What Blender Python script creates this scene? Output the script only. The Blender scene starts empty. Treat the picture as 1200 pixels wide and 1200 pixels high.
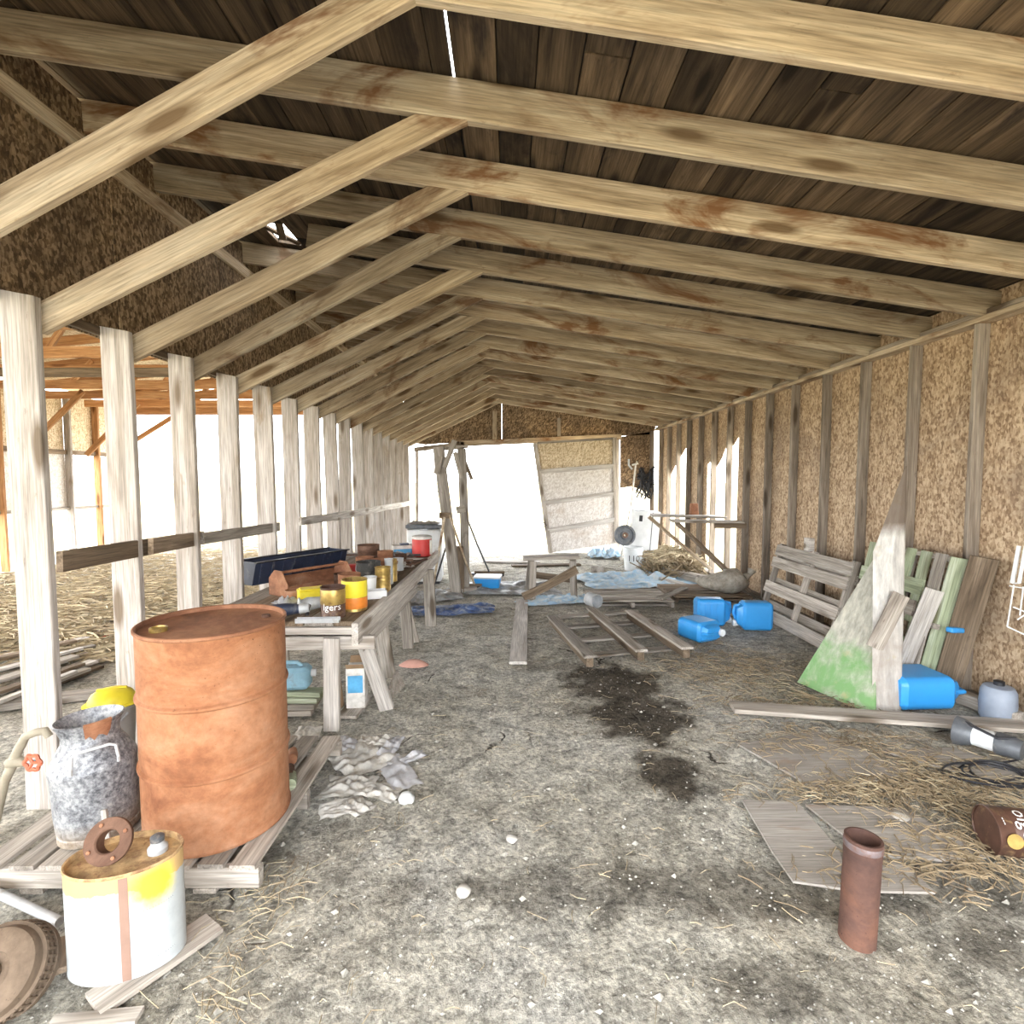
import bpy, math, random
from mathutils import Vector, Matrix, noise
R = random.Random(7)
SC = bpy.context.scene
COL = SC.collection
PI = math.pi

# ------------------------------------------------------------------ camera
F = 620.0; PITCH = math.radians(3.5); CH = 1.6
cam_d = bpy.data.cameras.new('camera'); cam = bpy.data.objects.new('camera', cam_d); COL.objects.link(cam)
cam_d.sensor_width = 36.0; cam_d.lens = 36.0 * F / 1200.0; cam_d.clip_start = 0.02; cam_d.clip_end = 600
cam.location = (0, 0, CH); cam.rotation_euler = (PI / 2 - PITCH, 0, math.radians(-0.28))
SC.camera = cam

# ------------------------------------------------------------------ light: bright overcast sky, weak high sun veiled by cloud
world = bpy.data.worlds.new('overcast'); SC.world = world; world.use_nodes = True
bg = world.node_tree.nodes['Background']
bg.inputs['Color'].default_value = (0.96, 0.98, 1.0, 1); bg.inputs['Strength'].default_value = 4.6
sun_d = bpy.data.lights.new('veiled_sun', 'SUN'); sun_d.energy = 2.2; sun_d.angle = math.radians(55); sun_d.color = (1, .97, .92)
sun = bpy.data.objects.new('veiled_sun', sun_d); COL.objects.link(sun); sun.rotation_euler = (math.radians(40), 0, math.radians(-38))
SC.view_settings.view_transform = 'Standard'; SC.view_settings.look = 'None'
SC.view_settings.gamma = 1.0; SC.view_settings.use_curve_mapping = False; SC.view_settings.exposure = 1.3

# ------------------------------------------------------------------ where a point of the place lies
def ray(px, py):
    u = (px - 597) / F; v = (600 - py) / F
    return Vector((u, math.cos(PITCH) + v * math.sin(PITCH), v * math.cos(PITCH) - math.sin(PITCH)))
def G(px, py, z=0.0):
    d = ray(px, py); return d * ((z - CH) / d.z) + Vector((0, 0, CH))
def A(px, py, Y):
    d = ray(px, py); return d * (Y / d.y) + Vector((0, 0, CH))
def V(*a): return Vector(a)

# ------------------------------------------------------------------ node helpers
class NT:
    def __init__(s, name):
        s.m = bpy.data.materials.new(name); s.m.use_nodes = True; s.t = s.m.node_tree
        s.b = s.t.nodes['Principled BSDF']
    def n(s, kind, **kw):
        nd = s.t.nodes.new(kind)
        for k, v in kw.items():
            if k[0] == '_': setattr(nd, k[1:], v)
            else:
                nd.inputs[int(k[1:]) if k[0] == 'i' and k[1:].isdigit() else k].default_value = v
        return nd
    def l(s, a, b): s.t.links.new(a, b); return s
    def coords(s, scale=(1, 1, 1), rnd=True, rot=(0, 0, 0)):
        tc = s.n('ShaderNodeTexCoord'); out = tc.outputs['Object']
        if rnd:
            oi = s.n('ShaderNodeObjectInfo'); mu = s.n('ShaderNodeVectorMath', _operation='SCALE'); mu.inputs[0].default_value = (37, 53, 71)
            s.l(oi.outputs['Random'], mu.inputs['Scale']); ad = s.n('ShaderNodeVectorMath', _operation='ADD')
            s.l(out, ad.inputs[0]).l(mu.outputs[0], ad.inputs[1]); out = ad.outputs[0]
        mp = s.n('ShaderNodeMapping', Scale=scale, Rotation=rot); s.l(out, mp.inputs['Vector']); return mp.outputs[0]
    def noise(s, vec, scale=1.0, detail=4.0, rough=.55, dist=0.0):
        nd = s.n('ShaderNodeTexNoise', Scale=scale, Detail=detail, Roughness=rough, Distortion=dist)
        s.l(vec, nd.inputs['Vector']); return nd.outputs['Fac']
    def vor(s, vec, scale=1.0, feat='F1', rnd=1.0):
        nd = s.n('ShaderNodeTexVoronoi', Scale=scale, _feature=feat, Randomness=rnd); s.l(vec, nd.inputs['Vector']); return nd
    def ramp(s, fac, *stops):
        nd = s.n('ShaderNodeValToRGB'); e = nd.color_ramp.elements
        while len(e) < len(stops): e.new(.5)
        for k, (p, c) in enumerate(stops):
            e[k].position = p; e[k].color = (*c, 1) if not isinstance(c, (int, float)) else (c, c, c, 1)
        s.l(fac, nd.inputs[0]); return nd.outputs[0]
    def mix(s, fac, a, b, mode='MIX'):
        nd = s.n('ShaderNodeMix', _data_type='RGBA', _blend_type=mode)
        for src, idx in ((fac, 0), (a, 6), (b, 7)):
            if isinstance(src, (int, float)): nd.inputs[idx].default_value = src if idx == 0 else (src, src, src, 1)
            elif isinstance(src, tuple): nd.inputs[idx].default_value = (*src, 1)
            else: s.l(src, nd.inputs[idx])
        return nd.outputs[2]
    def done(s, col, rough=.8, bump=None, strength=.3, dist=.01, metal=0.0, spec=.3):
        if isinstance(col, tuple): s.b.inputs['Base Color'].default_value = (*col, 1)
        else: s.l(col, s.b.inputs['Base Color'])
        s.b.inputs['Roughness'].default_value = rough; s.b.inputs['Metallic'].default_value = metal
        s.b.inputs['Specular IOR Level'].default_value = spec
        if bump is not None:
            bp = s.n('ShaderNodeBump', Strength=strength, Distance=dist); s.l(bump, bp.inputs['Height']); s.l(bp.outputs[0], s.b.inputs['Normal'])
        return s.m

def wood(name, dark, mid, light, stain=(.09, .05, .025), st=.62, vary=.25, knot=True, soft=.12):
    s = NT(name); co = s.coords((1.1, 13, 13)); n1 = s.noise(co, 1, 5, .6, .6)
    c = s.ramp(n1, (.28, dark), (.5, mid), (.72, light))
    g = s.noise(s.coords((4, 110, 110)), 1, 3, .6); c = s.mix(.85, c, s.ramp(g, (.3, .5), (.65, 1.08)), 'MULTIPLY')
    sp = s.noise(s.coords((9, 26, 26)), 1, 6, .7); c = s.mix(s.ramp(sp, (.62, 0.0), (.74, .65)), c, (dark[0] * .6, dark[1] * .5, dark[2] * .45))
    bl = s.noise(s.coords((1.3, 3.2, 3.2)), 1, 5, .65, .8); c = s.mix(s.ramp(bl, (st, 0.0), (st + soft, .85)), c, stain)
    if knot:
        k = s.vor(s.coords((1.4, 6, 6)), 1.0); c = s.mix(s.ramp(k.outputs['Distance'], (.12, .9), (.24, 0.0)), c, (dark[0] * .45, dark[1] * .38, dark[2] * .3))
    oi = s.n('ShaderNodeObjectInfo'); mr = s.n('ShaderNodeMapRange', i3=1 - vary, i4=1 + vary * .6); s.l(oi.outputs['Random'], mr.inputs[0])
    hs = s.n('ShaderNodeHueSaturation'); s.l(mr.outputs[0], hs.inputs['Value']).l(c, hs.inputs['Color'])
    return s.done(hs.outputs[0], .85, g, .35, .004)

def osb(name, dark, mid, light, stain, st=.6):
    s = NT(name)
    tc = s.n('ShaderNodeTexCoord'); oi = s.n('ShaderNodeObjectInfo')
    ad = s.n('ShaderNodeVectorMath', _operation='ADD'); s.l(tc.outputs['Object'], ad.inputs[0]).l(oi.outputs['Random'], ad.inputs[1])
    cols = []
    for k, (rz, sc) in enumerate(((.4, (14, 45, 45)), (1.5, (13, 40, 40)), (2.6, (30, 70, 70)))):
        mp = s.n('ShaderNodeMapping', Scale=(1, 1, 1), Rotation=(rz, rz * .8, rz)); s.l(ad.outputs[0], mp.inputs[0])
        m2 = s.n('ShaderNodeMapping', Scale=sc); s.l(mp.outputs[0], m2.inputs[0])
        v = s.vor(m2.outputs[0], 1.0); sep = s.n('ShaderNodeSeparateColor'); s.l(v.outputs['Color'], sep.inputs[0]); cols.append(sep.outputs[0])
    h = s.mix(.5, s.mix(.5, cols[0], cols[1]), cols[2])
    c = s.ramp(h, (.2, dark), (.48, mid), (.74, light))
    bl = s.noise(s.coords((1.2, 1.2, 1.2), False), 1, 6, .7, .5); c = s.mix(s.ramp(bl, (st - .12, 0.0), (st + .12, .8)), c, stain, 'MIX')
    return s.done(c, .75, h, .25, .004)

def plain(name, col, rough=.6, metal=0.0, var=.18, scale=9, dirt=None, dl=.6, spec=.4):
    s = NT(name); n = s.noise(s.coords((scale,) * 3), 1, 5, .6)
    c = s.mix(1.0, col, s.ramp(n, (.3, 1 - var), (.7, 1 + var * .4)), 'MULTIPLY')
    if dirt:
        n2 = s.noise(s.coords((scale * .7,) * 3), 1.7, 7, .72, .4); c = s.mix(s.ramp(n2, (dl - .08, 0.0), (dl + .08, .9)), c, dirt)
    return s.done(c, rough, n, .15, .004, metal, spec)

M = {}
M['rafter'] = wood('rafter_wood', (.27, .20, .13), (.475, .38, .27), (.65, .56, .43), (.16, .065, .02), .53, .3)
M['brace'] = wood('brace_wood', (.26, .19, .12), (.455, .365, .26), (.62, .54, .42), (.13, .06, .025), .55, .35)
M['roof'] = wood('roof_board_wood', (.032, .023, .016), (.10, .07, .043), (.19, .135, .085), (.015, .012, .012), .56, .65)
M['post'] = wood('post_wood', (.29, .25, .21), (.43, .39, .355), (.57, .54, .515), (.22, .16, .10), .60, .2)
M['stud'] = wood('stud_wood', (.15, .12, .095), (.30, .25, .20), (.43, .375, .315), (.08, .06, .05), .6, .35)
M['grey'] = wood('grey_weathered_wood', (.22, .19, .16), (.42, .375, .325), (.60, .555, .50), (.12, .095, .075), .64, .3)
M['pale'] = wood('pale_weathered_wood', (.36, .32, .28), (.54, .50, .46), (.72, .69, .65), (.22, .17, .13), .66, .15)
M['brownw'] = wood('brown_weathered_wood', (.10, .07, .045), (.21, .155, .105), (.34, .26, .19), (.05, .035, .025), .6, .3)
M['orange'] = wood('truss_wood', (.30, .14, .055), (.48, .25, .11), (.62, .38, .2), (.12, .05, .02), .63, .25)
M['greenw'] = wood('green_painted_wood', (.22, .25, .15), (.36, .41, .27), (.50, .53, .42), (.16, .12, .08), .60, .15)
M['osb'] = osb('osb_wall', (.21, .135, .08), (.41, .29, .185), (.58, .45, .31), (.17, .12, .09), .61)
M['osbshaded'] = osb('osb_shaded_stained', (.07, .045, .025), (.19, .125, .07), (.40, .29, .18), (.05, .035, .025), .60)  # base colour darkened to stand in for shade; the blackish stain is real
M['osbpale'] = osb('osb_pale', (.40, .30, .18), (.62, .50, .34), (.80, .70, .54), (.35, .28, .2), .72)
M['osbwhite'] = osb('osb_weathered', (.52, .47, .43), (.66, .62, .58), (.78, .75, .72), (.38, .26, .16), .64)

# ------------------------------------------------------------------ mesh helpers
class MB:
    def __init__(s): s.v = []; s.f = []; s.mi = []; s.cur = 0
    def add(s, vs, fs):
        o = len(s.v); s.v += [tuple(v) for v in vs]; s.f += [tuple(i + o for i in f) for f in fs]; s.mi += [s.cur] * len(fs); return s
    def box(s, c, d, rot=None):
        x, y, z = d[0] / 2, d[1] / 2, d[2] / 2
        vs = [Vector((i, j, k)) for k in (-z, z) for j in (-y, y) for i in (-x, x)]
        if rot is not None: vs = [rot @ v for v in vs]
        return s.add([v + Vector(c) for v in vs], [(0, 2, 3, 1), (4, 5, 7, 6), (0, 1, 5, 4), (2, 6, 7, 3), (0, 4, 6, 2), (1, 3, 7, 5)])
    def rbox(s, c, d, r, rot=None, seg=3, taper=1.0):        # upright box with rounded vertical and chamfered top and bottom edges
        pts = []
        for k, (sx, sy) in enumerate(((1, 1), (-1, 1), (-1, -1), (1, -1))):
            for q in range(seg + 1):
                a = PI / 2 * (k + q / seg); pts.append((sx, sy, math.cos(a), math.sin(a)))
        rings = []
        for z, ins in ((-d[2] / 2, r * .5), (-d[2] / 2 + r * .5, 0), (d[2] / 2 - r * .5, 0), (d[2] / 2, r * .5)):
            tp = taper if z > 0 else 1.0
            rings.append([Vector(((sx * (d[0] / 2 - r) + ca * (r - ins * .9)) * tp, (sy * (d[1] / 2 - r) + sa * (r - ins * .9)) * tp, z)) for sx, sy, ca, sa in pts])
        vs = [v for rg in rings for v in rg]; n = len(pts)
        if rot is not None: vs = [rot @ v for v in vs]
        fs = [(i * n + j, i * n + (j + 1) % n, (i + 1) * n + (j + 1) % n, (i + 1) * n + j) for i in range(3) for j in range(n)]
        fs += [tuple(range(n - 1, -1, -1)), tuple(range(3 * n, 4 * n))]
        return s.add([v + Vector(c) for v in vs], fs)
    def tube(s, pts, r, seg=8, cap=True):
        pts = [Vector(p) for p in pts]; n = len(pts); rs = r if isinstance(r, (list, tuple)) else [r] * n
        vs = []; up = None
        for i, p in enumerate(pts):
            t = (pts[min(i + 1, n - 1)] - pts[max(i - 1, 0)]).normalized()
            if up is None: up = t.orthogonal().normalized()
            up = (up - t * up.dot(t)); up = up.normalized() if up.length > 1e-6 else t.orthogonal().normalized()
            w = t.cross(up)
            for k in range(seg):
                a = 2 * PI * k / seg; vs.append(p + (up * math.cos(a) + w * math.sin(a)) * rs[i])
        fs = [(i * seg + k, i * seg + (k + 1) % seg, (i + 1) * seg + (k + 1) % seg, (i + 1) * seg + k) for i in range(n - 1) for k in range(seg)]
        if cap: fs += [tuple(range(seg - 1, -1, -1)), tuple(range((n - 1) * seg, n * seg))]
        return s.add(vs, fs)
    def lathe(s, prof, seg=32, mat=None, sx=1.0, sy=1.0, close=True):
        vs = []; n = len(prof)
        for r, z in prof:
            for k in range(seg):
                a = 2 * PI * k / seg; v = Vector((r * math.cos(a) * sx, r * math.sin(a) * sy, z)); vs.append(mat @ v if mat is not None else v)
        fs = [(i * seg + k, i * seg + (k + 1) % seg, (i + 1) * seg + (k + 1) % seg, (i + 1) * seg + k) for i in range(n - 1) for k in range(seg)]
        if close:
            fs += [tuple(range(seg - 1, -1, -1)), tuple(range((n - 1) * seg, n * seg))]
        return s.add(vs, fs)
    def prism(s, poly, nrm):                                    # 3-D polygon thickened along nrm
        n = len(poly); nrm = Vector(nrm); a = [Vector(p) for p in poly]; b = [p + nrm for p in a]
        return s.add(a + b, [tuple(range(n - 1, -1, -1)), tuple(range(n, 2 * n))] + [(i, (i + 1) % n, n + (i + 1) % n, n + i) for i in range(n)])
    def build(s, name, mat, parent=None, loc=None, smooth=False, rot=None):
        me = bpy.data.meshes.new(name); me.from_pydata(s.v, [], s.f)
        for m_ in (mat if isinstance(mat, (list, tuple)) else [mat]): me.materials.append(M[m_] if isinstance(m_, str) else m_)
        if max(s.mi, default=0) > 0: me.polygons.foreach_set('material_index', s.mi)
        me.update()
        import bmesh
        bm = bmesh.new(); bm.from_mesh(me); bmesh.ops.recalc_face_normals(bm, faces=bm.faces); bm.to_mesh(me); bm.free()
        if smooth:
            me.polygons.foreach_set('use_smooth', [True] * len(me.polygons)); me.set_sharp_from_angle(angle=math.radians(38))
        o = bpy.data.objects.new(name, me); COL.objects.link(o)
        if parent is not None: o.parent = parent
        if loc is not None: o.location = loc
        if rot is not None: o.rotation_euler = rot
        return o

def tag(o, label=None, cat=None, group=None, kind=None):
    for k, v in (('label', label), ('category', cat), ('group', group), ('kind', kind)):
        if v: o[k] = v
    return o
def thing(name, label, cat, loc=(0, 0, 0), rot=(0, 0, 0), group=None):
    o = bpy.data.objects.new(name, None); o.empty_display_size = .1; COL.objects.link(o); o.location = loc; o.rotation_euler = rot
    return tag(o, label, cat, group)
def struct(name, label, cat):
    o = thing(name, label, cat); o['kind'] = 'structure'; return o
def copy_tree(o, parent=None):
    c = o.copy(); COL.objects.link(c)
    if parent is not None: c.parent = parent
    for ch in [x for x in SC.objects if x.parent == o]: copy_tree(ch, c)
    return c
def board(name, a, b, w, t, mat, parent=None, up=(0, 0, 1), warp=0.0, loc=None, skew=(0, 0), w2=None):
    """plank from a to b: width w across, thickness t along up; slightly bowed, long edges chamfered"""
    a = Vector(a); b = Vector(b); d = b - a; L = d.length; X = d.normalized(); Z = Vector(up); Z = Z - X * Z.dot(X)
    if Z.length < 1e-5: Z = X.orthogonal()
    Z.normalize(); Y = Z.cross(X); n = 5 if warp or L > 2.5 else 2; c = min(w, t) * .1
    w2 = w if w2 is None else w2; vs = []
    p1, p2 = R.uniform(0, 6), R.uniform(0, 6)
    for i in range(n):
        f = i / (n - 1); x = (f - .5) * L; ww = w + (w2 - w) * f
        oy = warp * math.sin(p1 + f * 3) - warp * math.sin(p1) * (1 - f) - warp * math.sin(p1 + 3) * f
        oz = warp * math.sin(p2 + f * 3) - warp * math.sin(p2) * (1 - f) - warp * math.sin(p2 + 3) * f
        y, z = ww / 2, t / 2
        for yy, zz in ((-y + c, -z), (y - c, -z), (y, -z + c), (y, z - c), (y - c, z), (-y + c, z), (-y, z - c), (-y, -z + c)):
            sk = (skew[0] if i == 0 else skew[1] if i == n - 1 else 0) * yy / max(w, .001)
            vs.append((x + sk, yy + oy, zz + oz))
    fs = [(i * 8 + k, i * 8 + (k + 1) % 8, (i + 1) * 8 + (k + 1) % 8, (i + 1) * 8 + k) for i in range(n - 1) for k in range(8)]
    fs += [tuple(range(7, -1, -1)), tuple(range((n - 1) * 8, n * 8))]
    m = MB().add(vs, fs); o = m.build(name, mat, parent)
    m4 = Matrix((X, Y, Z)).transposed().to_4x4(); m4.translation = (a + b) / 2; o.matrix_basis = m4
    return o
# ================================================================== the setting
XL, XR, YE = -2.25, 3.35, 12.25
def raft_z(x): return 3.232 - .145 * x            # underside of the long rafters
RY = [1.975 + .605 * k for k in range(-5, 17)]

# ---- ground inside and under the open bay
def gz(x, y):
    z = noise.noise((x * .8, y * .8, 0)) * .012 + noise.noise((x * 3, y * 3, 4)) * .008 + noise.noise((x * 11, y * 11, 9)) * .006
    return z - .014
def axis(lo, hi, fine0, fine1, f, c):
    out = [lo]
    while out[-1] < hi: out.append(out[-1] + (f if fine0 <= out[-1] < fine1 else c))
    return out
DAMP = [(G(720, 800), .42, .30), (G(745, 835), .40, .26), (G(700, 790), .4, .1), (G(785, 905), .17, .16), (G(800, 925), .2, .06), (G(880, 1040), -1.6, .1), (G(1180, 1110), .25, .1), (G(900, 1160), .22, .08), (G(660, 780), .35, .09)]
def make_floor():
    xs = axis(-9.6, 3.6, -2.4, 3.6, .035, .14); ys = axis(-2.0, 13.2, -2.0, 5.6, .035, .1)
    vs = [(x, y, gz(x, y)) for y in ys for x in xs]; nx = len(xs)
    fs = [(j * nx + i, j * nx + i + 1, (j + 1) * nx + i + 1, (j + 1) * nx + i) for j in range(len(ys) - 1) for i in range(nx - 1)]
    me = bpy.data.meshes.new('floor'); me.from_pydata(vs, [], fs); me.update()
    at = me.attributes.new('damp', 'FLOAT', 'POINT'); data = []
    for x, y, z in vs:
        d = 0.0
        for k, (c, rx, ry) in enumerate(DAMP):
            if abs(x - c.x) > 1.5 or abs(y - c.y) > 1.5: continue
            q = math.hypot((x - c.x) / rx, (y - c.y) / (ry * 1.6)) + noise.noise((x * 6, y * 6, k)) * .45 + noise.noise((x * 22, y * 22, k)) * .2
            d = max(d, min(1, max(0, (1.05 - q) * 3)) * (1.0 if k in (0, 1, 3) else .55))
        data.append(d)
    at.data.foreach_set('value', data)
    me.polygons.foreach_set('use_smooth', [True] * len(fs))
    s = NT('dry_dirt'); co = s.coords((1, 1, 1), False)
    n1 = s.noise(co, .9, 6, .65, .3); c = s.ramp(n1, (.32, (.37, .34, .275)), (.5, (.50, .475, .41)), (.68, (.60, .585, .54)))
    n2 = s.noise(co, 7, 8, .72, .4); c = s.mix(.85, c, s.ramp(n2, (.33, .35), (.5, .95), (.66, 1.45)), 'MULTIPLY')
    n4 = s.noise(co, 42, 6, .75); c = s.mix(.8, c, s.ramp(n4, (.36, .3), (.5, .95), (.64, 1.6)), 'MULTIPLY')
    v = s.vor(co, 55); c = s.mix(s.ramp(v.outputs['Distance'], (.12, .55), (.2, 0.0)), c, (.70, .69, .65))
    n5 = s.noise(co, 1.7, 5, .6); c = s.mix(s.ramp(n5, (.6, 0.0), (.75, .5)), c, (.27, .20, .13))
    # drying cracks
    wv = s.n('ShaderNodeVectorMath', _operation='ADD'); nz = s.n('ShaderNodeTexNoise', Scale=2.6, Detail=5.0); s.l(co, nz.inputs['Vector'])
    sc = s.n('ShaderNodeVectorMath', _operation='SCALE', Scale=.5); s.l(nz.outputs['Color'], sc.inputs[0]); s.l(co, wv.inputs[0]).l(sc.outputs[0], wv.inputs[1])
    cr = s.vor(wv.outputs[0], .85, 'DISTANCE_TO_EDGE'); msk = s.ramp(s.noise(co, 1.2, 3), (.55, 0.0), (.6, 1.0))
    crk = s.mix(1.0, s.ramp(cr.outputs['Distance'], (.003, 1.0), (.009, 0.0)), msk, 'MULTIPLY'); c = s.mix(crk, c, (.04, .033, .026))
    da = s.n('ShaderNodeAttribute', _attribute_name='damp'); c = s.mix(da.outputs['Fac'], c, s.mix(1.0, c, (.20, .18, .16), 'MULTIPLY'))
    h = s.mix(.5, n4, n2); h = s.mix(crk, h, 0.0)
    s.done(c, .95, h, 1.0, .05, spec=.15); me.materials.append(s.m)
    o = bpy.data.objects.new('floor', me); COL.objects.link(o)
    tag(o, 'dry cracked dirt floor with damp dark patches under the shed roof', 'floor', kind='structure')
make_floor()
# ---- straw field all round
def make_field():
    s = NT('stubble_field'); co = s.coords((1, 1, 1), False); n = s.noise(co, .5, 8, .7); n2 = s.noise(co, 14, 6, .75)
    c = s.ramp(n, (.3, (.40, .33, .19)), (.5, (.52, .45, .28)), (.7, (.62, .57, .42))); c = s.mix(.6, c, s.ramp(n2, (.3, .6), (.6, 1.1)), 'MULTIPLY')
    s.done(c, .95, n2, .6, .05, spec=.1); M['field'] = s.m
    m = MB(); B = 260; x0, x1, y0, y1 = -9.55, 3.55, -1.95, 13.1
    m.add([(-B, -B, 0), (B, -B, 0), (B, B, 0), (-B, B, 0), (x0, y0, 0), (x1, y0, 0), (x1, y1, 0), (x0, y1, 0)], [(0, 1, 5, 4), (1, 2, 6, 5), (2, 3, 7, 6), (3, 0, 4, 7)])
    o = m.build('field', 'field', loc=(0, 0, -.016)); tag(o, 'pale stubble field spreading around the open shed', 'field', kind='structure')
make_field()

# ---- roof: boards on long rafters, braces
roof = struct('ceiling', 'dark board roof on long rafters over the shed', 'roof')
x = -2.62; col_i = 0
while x < 3.72:
    w = R.uniform(.17, .235); xc = x + w / 2; y = -1.6
    if x < -.262 < x + w: w = -.262 - x if -.262 - x > .09 else w; xc = x + w / 2
    if abs(x + .262) < .001: x += .010; xc = x + w / 2              # the open slit between two boards
    cuts = sorted([-1.6, 12.6] + [0.35 + R.choice(RY[k:k + 2]) for k in (R.randint(2, 4), R.randint(7, 9), R.randint(11, 13))])  # boards extended unseen behind the camera to darken the foreground
    for a, b in zip(cuts[:-1], cuts[1:]):
        if b - a < .3: continue
        z = raft_z(xc) + .195 + .013
        spans = [(a, b)]
        if -2.1 < xc < -1.82: spans = [(p, q) for p, q in ((a, min(b, 4.52)), (max(a, 4.90), b)) if q - p > .1]   # the hole in the roof
        for p, q in spans:
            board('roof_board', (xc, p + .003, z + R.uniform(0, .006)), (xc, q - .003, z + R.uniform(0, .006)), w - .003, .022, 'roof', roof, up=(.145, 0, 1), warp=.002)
    x += w
board('splinter', (-2.06, 4.56, raft_z(-1.9) + .21), (-1.87, 4.86, raft_z(-1.9) + .19), .05, .02, 'roof', roof); board('splinter', (-1.90, 4.50, raft_z(-1.9) + .20), (-1.94, 4.68, raft_z(-1.9) + .15), .06, .02, 'roof', roof)
def light_block(x0, x1, y0, y1):  # unseen sheet added over the boards to stop light through their gaps
    c = [(x0, y0), (x1, y0), (x1, y1), (x0, y1)]
    MB().prism([(p, q, raft_z(p) + .228) for p, q in c], (0, 0, .006)).build('roof_light_block', plain('light_block_black', (.03, .03, .03), .9) if 'light_block' not in M else M['light_block'], roof)
M['light_block'] = plain('light_block_black', (.03, .03, .03), .9)
for f_ in ((-2.7, -2.08, -1.6, 12.6), (-2.08, -1.84, -1.6, 4.52), (-2.08, -1.84, 4.90, 12.6), (-1.84, -.272, -1.6, 12.6), (-.272, -.252, -1.6, 1.98), (-.272, -.252, 2.72, 12.6), (-.252, 3.75, -1.6, 12.6)): light_block(*f_)
for k, yy in enumerate(RY):
    xl, xr = (-2.5 if abs(yy - 4.395) > .1 else -1.62), 3.46     # one rafter is broken off by the hole
    board('rafter', (xl, yy, raft_z(xl) + .0925), (xr, yy, raft_z(xr) + .0925), .185, .042, 'rafter', roof, up=(0, 1, 0), warp=.006)
    # brace from the post to the underside of the rafter
    bx = -.38 + R.uniform(-.08, .07); z1 = raft_z(bx) + .02
    board('brace', (XL - .02, yy + .03, 2.36), (bx, yy + R.uniform(.0, .012), z1 - .02), .135, .040, 'brace', roof, up=(0, 1, 0), warp=.005, skew=(0, .22))
board('plate', (-2.42, -1.5, 3.50), (-2.42, 12.2, 3.50), .09, .04, 'brace', roof, up=(1, 0, 0), warp=.01)

# ---- left side: posts, rails, upper OSB wall
wl = struct('wall_left', 'row of open pale plank posts with rails under a dark strand board wall', 'wall')
PY = [y - .03 for y in RY]
for k, yy in enumerate(PY):
    w = R.uniform(.155, .18) if k < 13 else .165
    board('post', (XL - .02 + R.uniform(-.02, .02), yy - .02, -.1), (XL - .03, yy - .02, 2.44 + R.uniform(0, .03)), w, .042, 'post', wl, up=(0, -1, 0), warp=.012, skew=(0, .03))
board('rail', A(72, 658, 2.5), A(212, 634, 3.62), .10, .03, 'brownw', wl, up=(1, 0, 0))
board('rail', A(178, 640, 3.14), A(238, 630, 3.9), .095, .03, 'brownw', wl, up=(1, 0, 0))
board('rail', A(238, 631, 3.8), A(327, 617, 5.1), .085, .03, 'grey', wl, up=(1, 0, 0))
board('rail', A(352, 611, 5.5), A(395, 605, 6.6), .085, .03, 'pale', wl, up=(1, 0, 0))
board('rail', A(390, 606, 6.5), A(484, 589, 12.0), .10, .03, 'pale', wl, up=(1, 0, 0))
yy = -1.5
while yy < 12.2:                                                    # strand board sheets above the posts
    y2 = min(yy + 1.21, 12.25); dz = R.uniform(-.012, .012)
    MB().prism([(-2.40, yy + .004, 2.43 + dz), (-2.40, y2 - .004, 2.43 + dz), (-2.44, y2 - .004, 3.75), (-2.44, yy + .004, 3.75)], (-.012, 0, 0)).build('strand_board', 'osbshaded', wl); yy = y2
board('sill_plank', (-2.37, -1.5, 2.455), (-2.37, 12.2, 2.455), .05, .03, 'brownw', wl, up=(1, 0, 0))

# ---- right wall
wr = struct('wall_right', 'strand board wall with dark vertical studs and top plate', 'wall')
SY = [2.0 + .618 * k for k in range(-5, 17)]
for k, yy in enumerate(SY):
    board('stud', (XR + .045, yy, 0), (XR + .045, yy, 2.72), .09, .04, 'stud', wr, up=(0, 1, 0), warp=.006)
board('top_plate', (XR + .03, -1.5, 2.735), (XR + .03, 12.2, 2.735), .12, .038, 'rafter', wr, warp=.004)
board('top_plate', (XR + .045, -1.5, 2.775), (XR + .045, 12.2, 2.775), .10, .038, 'stud', wr, warp=.004)
board('bottom_plate', (XR + .045, -1.5, .02), (XR + .045, 12.2, .02), .09, .04, 'stud', wr, warp=.004)
yy = .77
zz0, zz1 = .0, 2.98
XO = XR + .093
def sheet(y0, y1, z0, z1, tear=None):
    if tear is None: poly = [(XO, y0 + .002, z0), (XO, y1 - .002, z0), (XO, y1 - .002, z1), (XO, y0 + .002, z1)]
    else: poly = [(XO, y0 + (y1 - y0) * f, z) for f, z in tear] + [(XO, y1, z1), (XO, y0, z1)]
    MB().prism(poly, (.012, 0, 0)).build('strand_board', 'osb', wr)
ys = [-1.5, -1.08, .15, 1.38, 2.62, 3.85, 5.09, 6.33, 7.56]
for a, b in zip(ys[:-1], ys[1:]): sheet(a, b, 0, zz1)
sheet(7.56, 7.98, 0, zz1)
sheet(7.98, 9.22, 0, zz1, [(0, 2.25), (.16, 2.12), (.3, 2.22), (.5, 1.95), (.68, 1.8), (.86, 1.92), (1, 1.86)])
sheet(9.22, 10.1, 0, zz1)
sheet(10.1, 11.3, 0, zz1, [(0, 2.4), (.25, 2.2), (.5, 2.05), (.75, 1.9), (1, 1.7)])
sheet(11.3, 12.25, .0, zz1)

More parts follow.
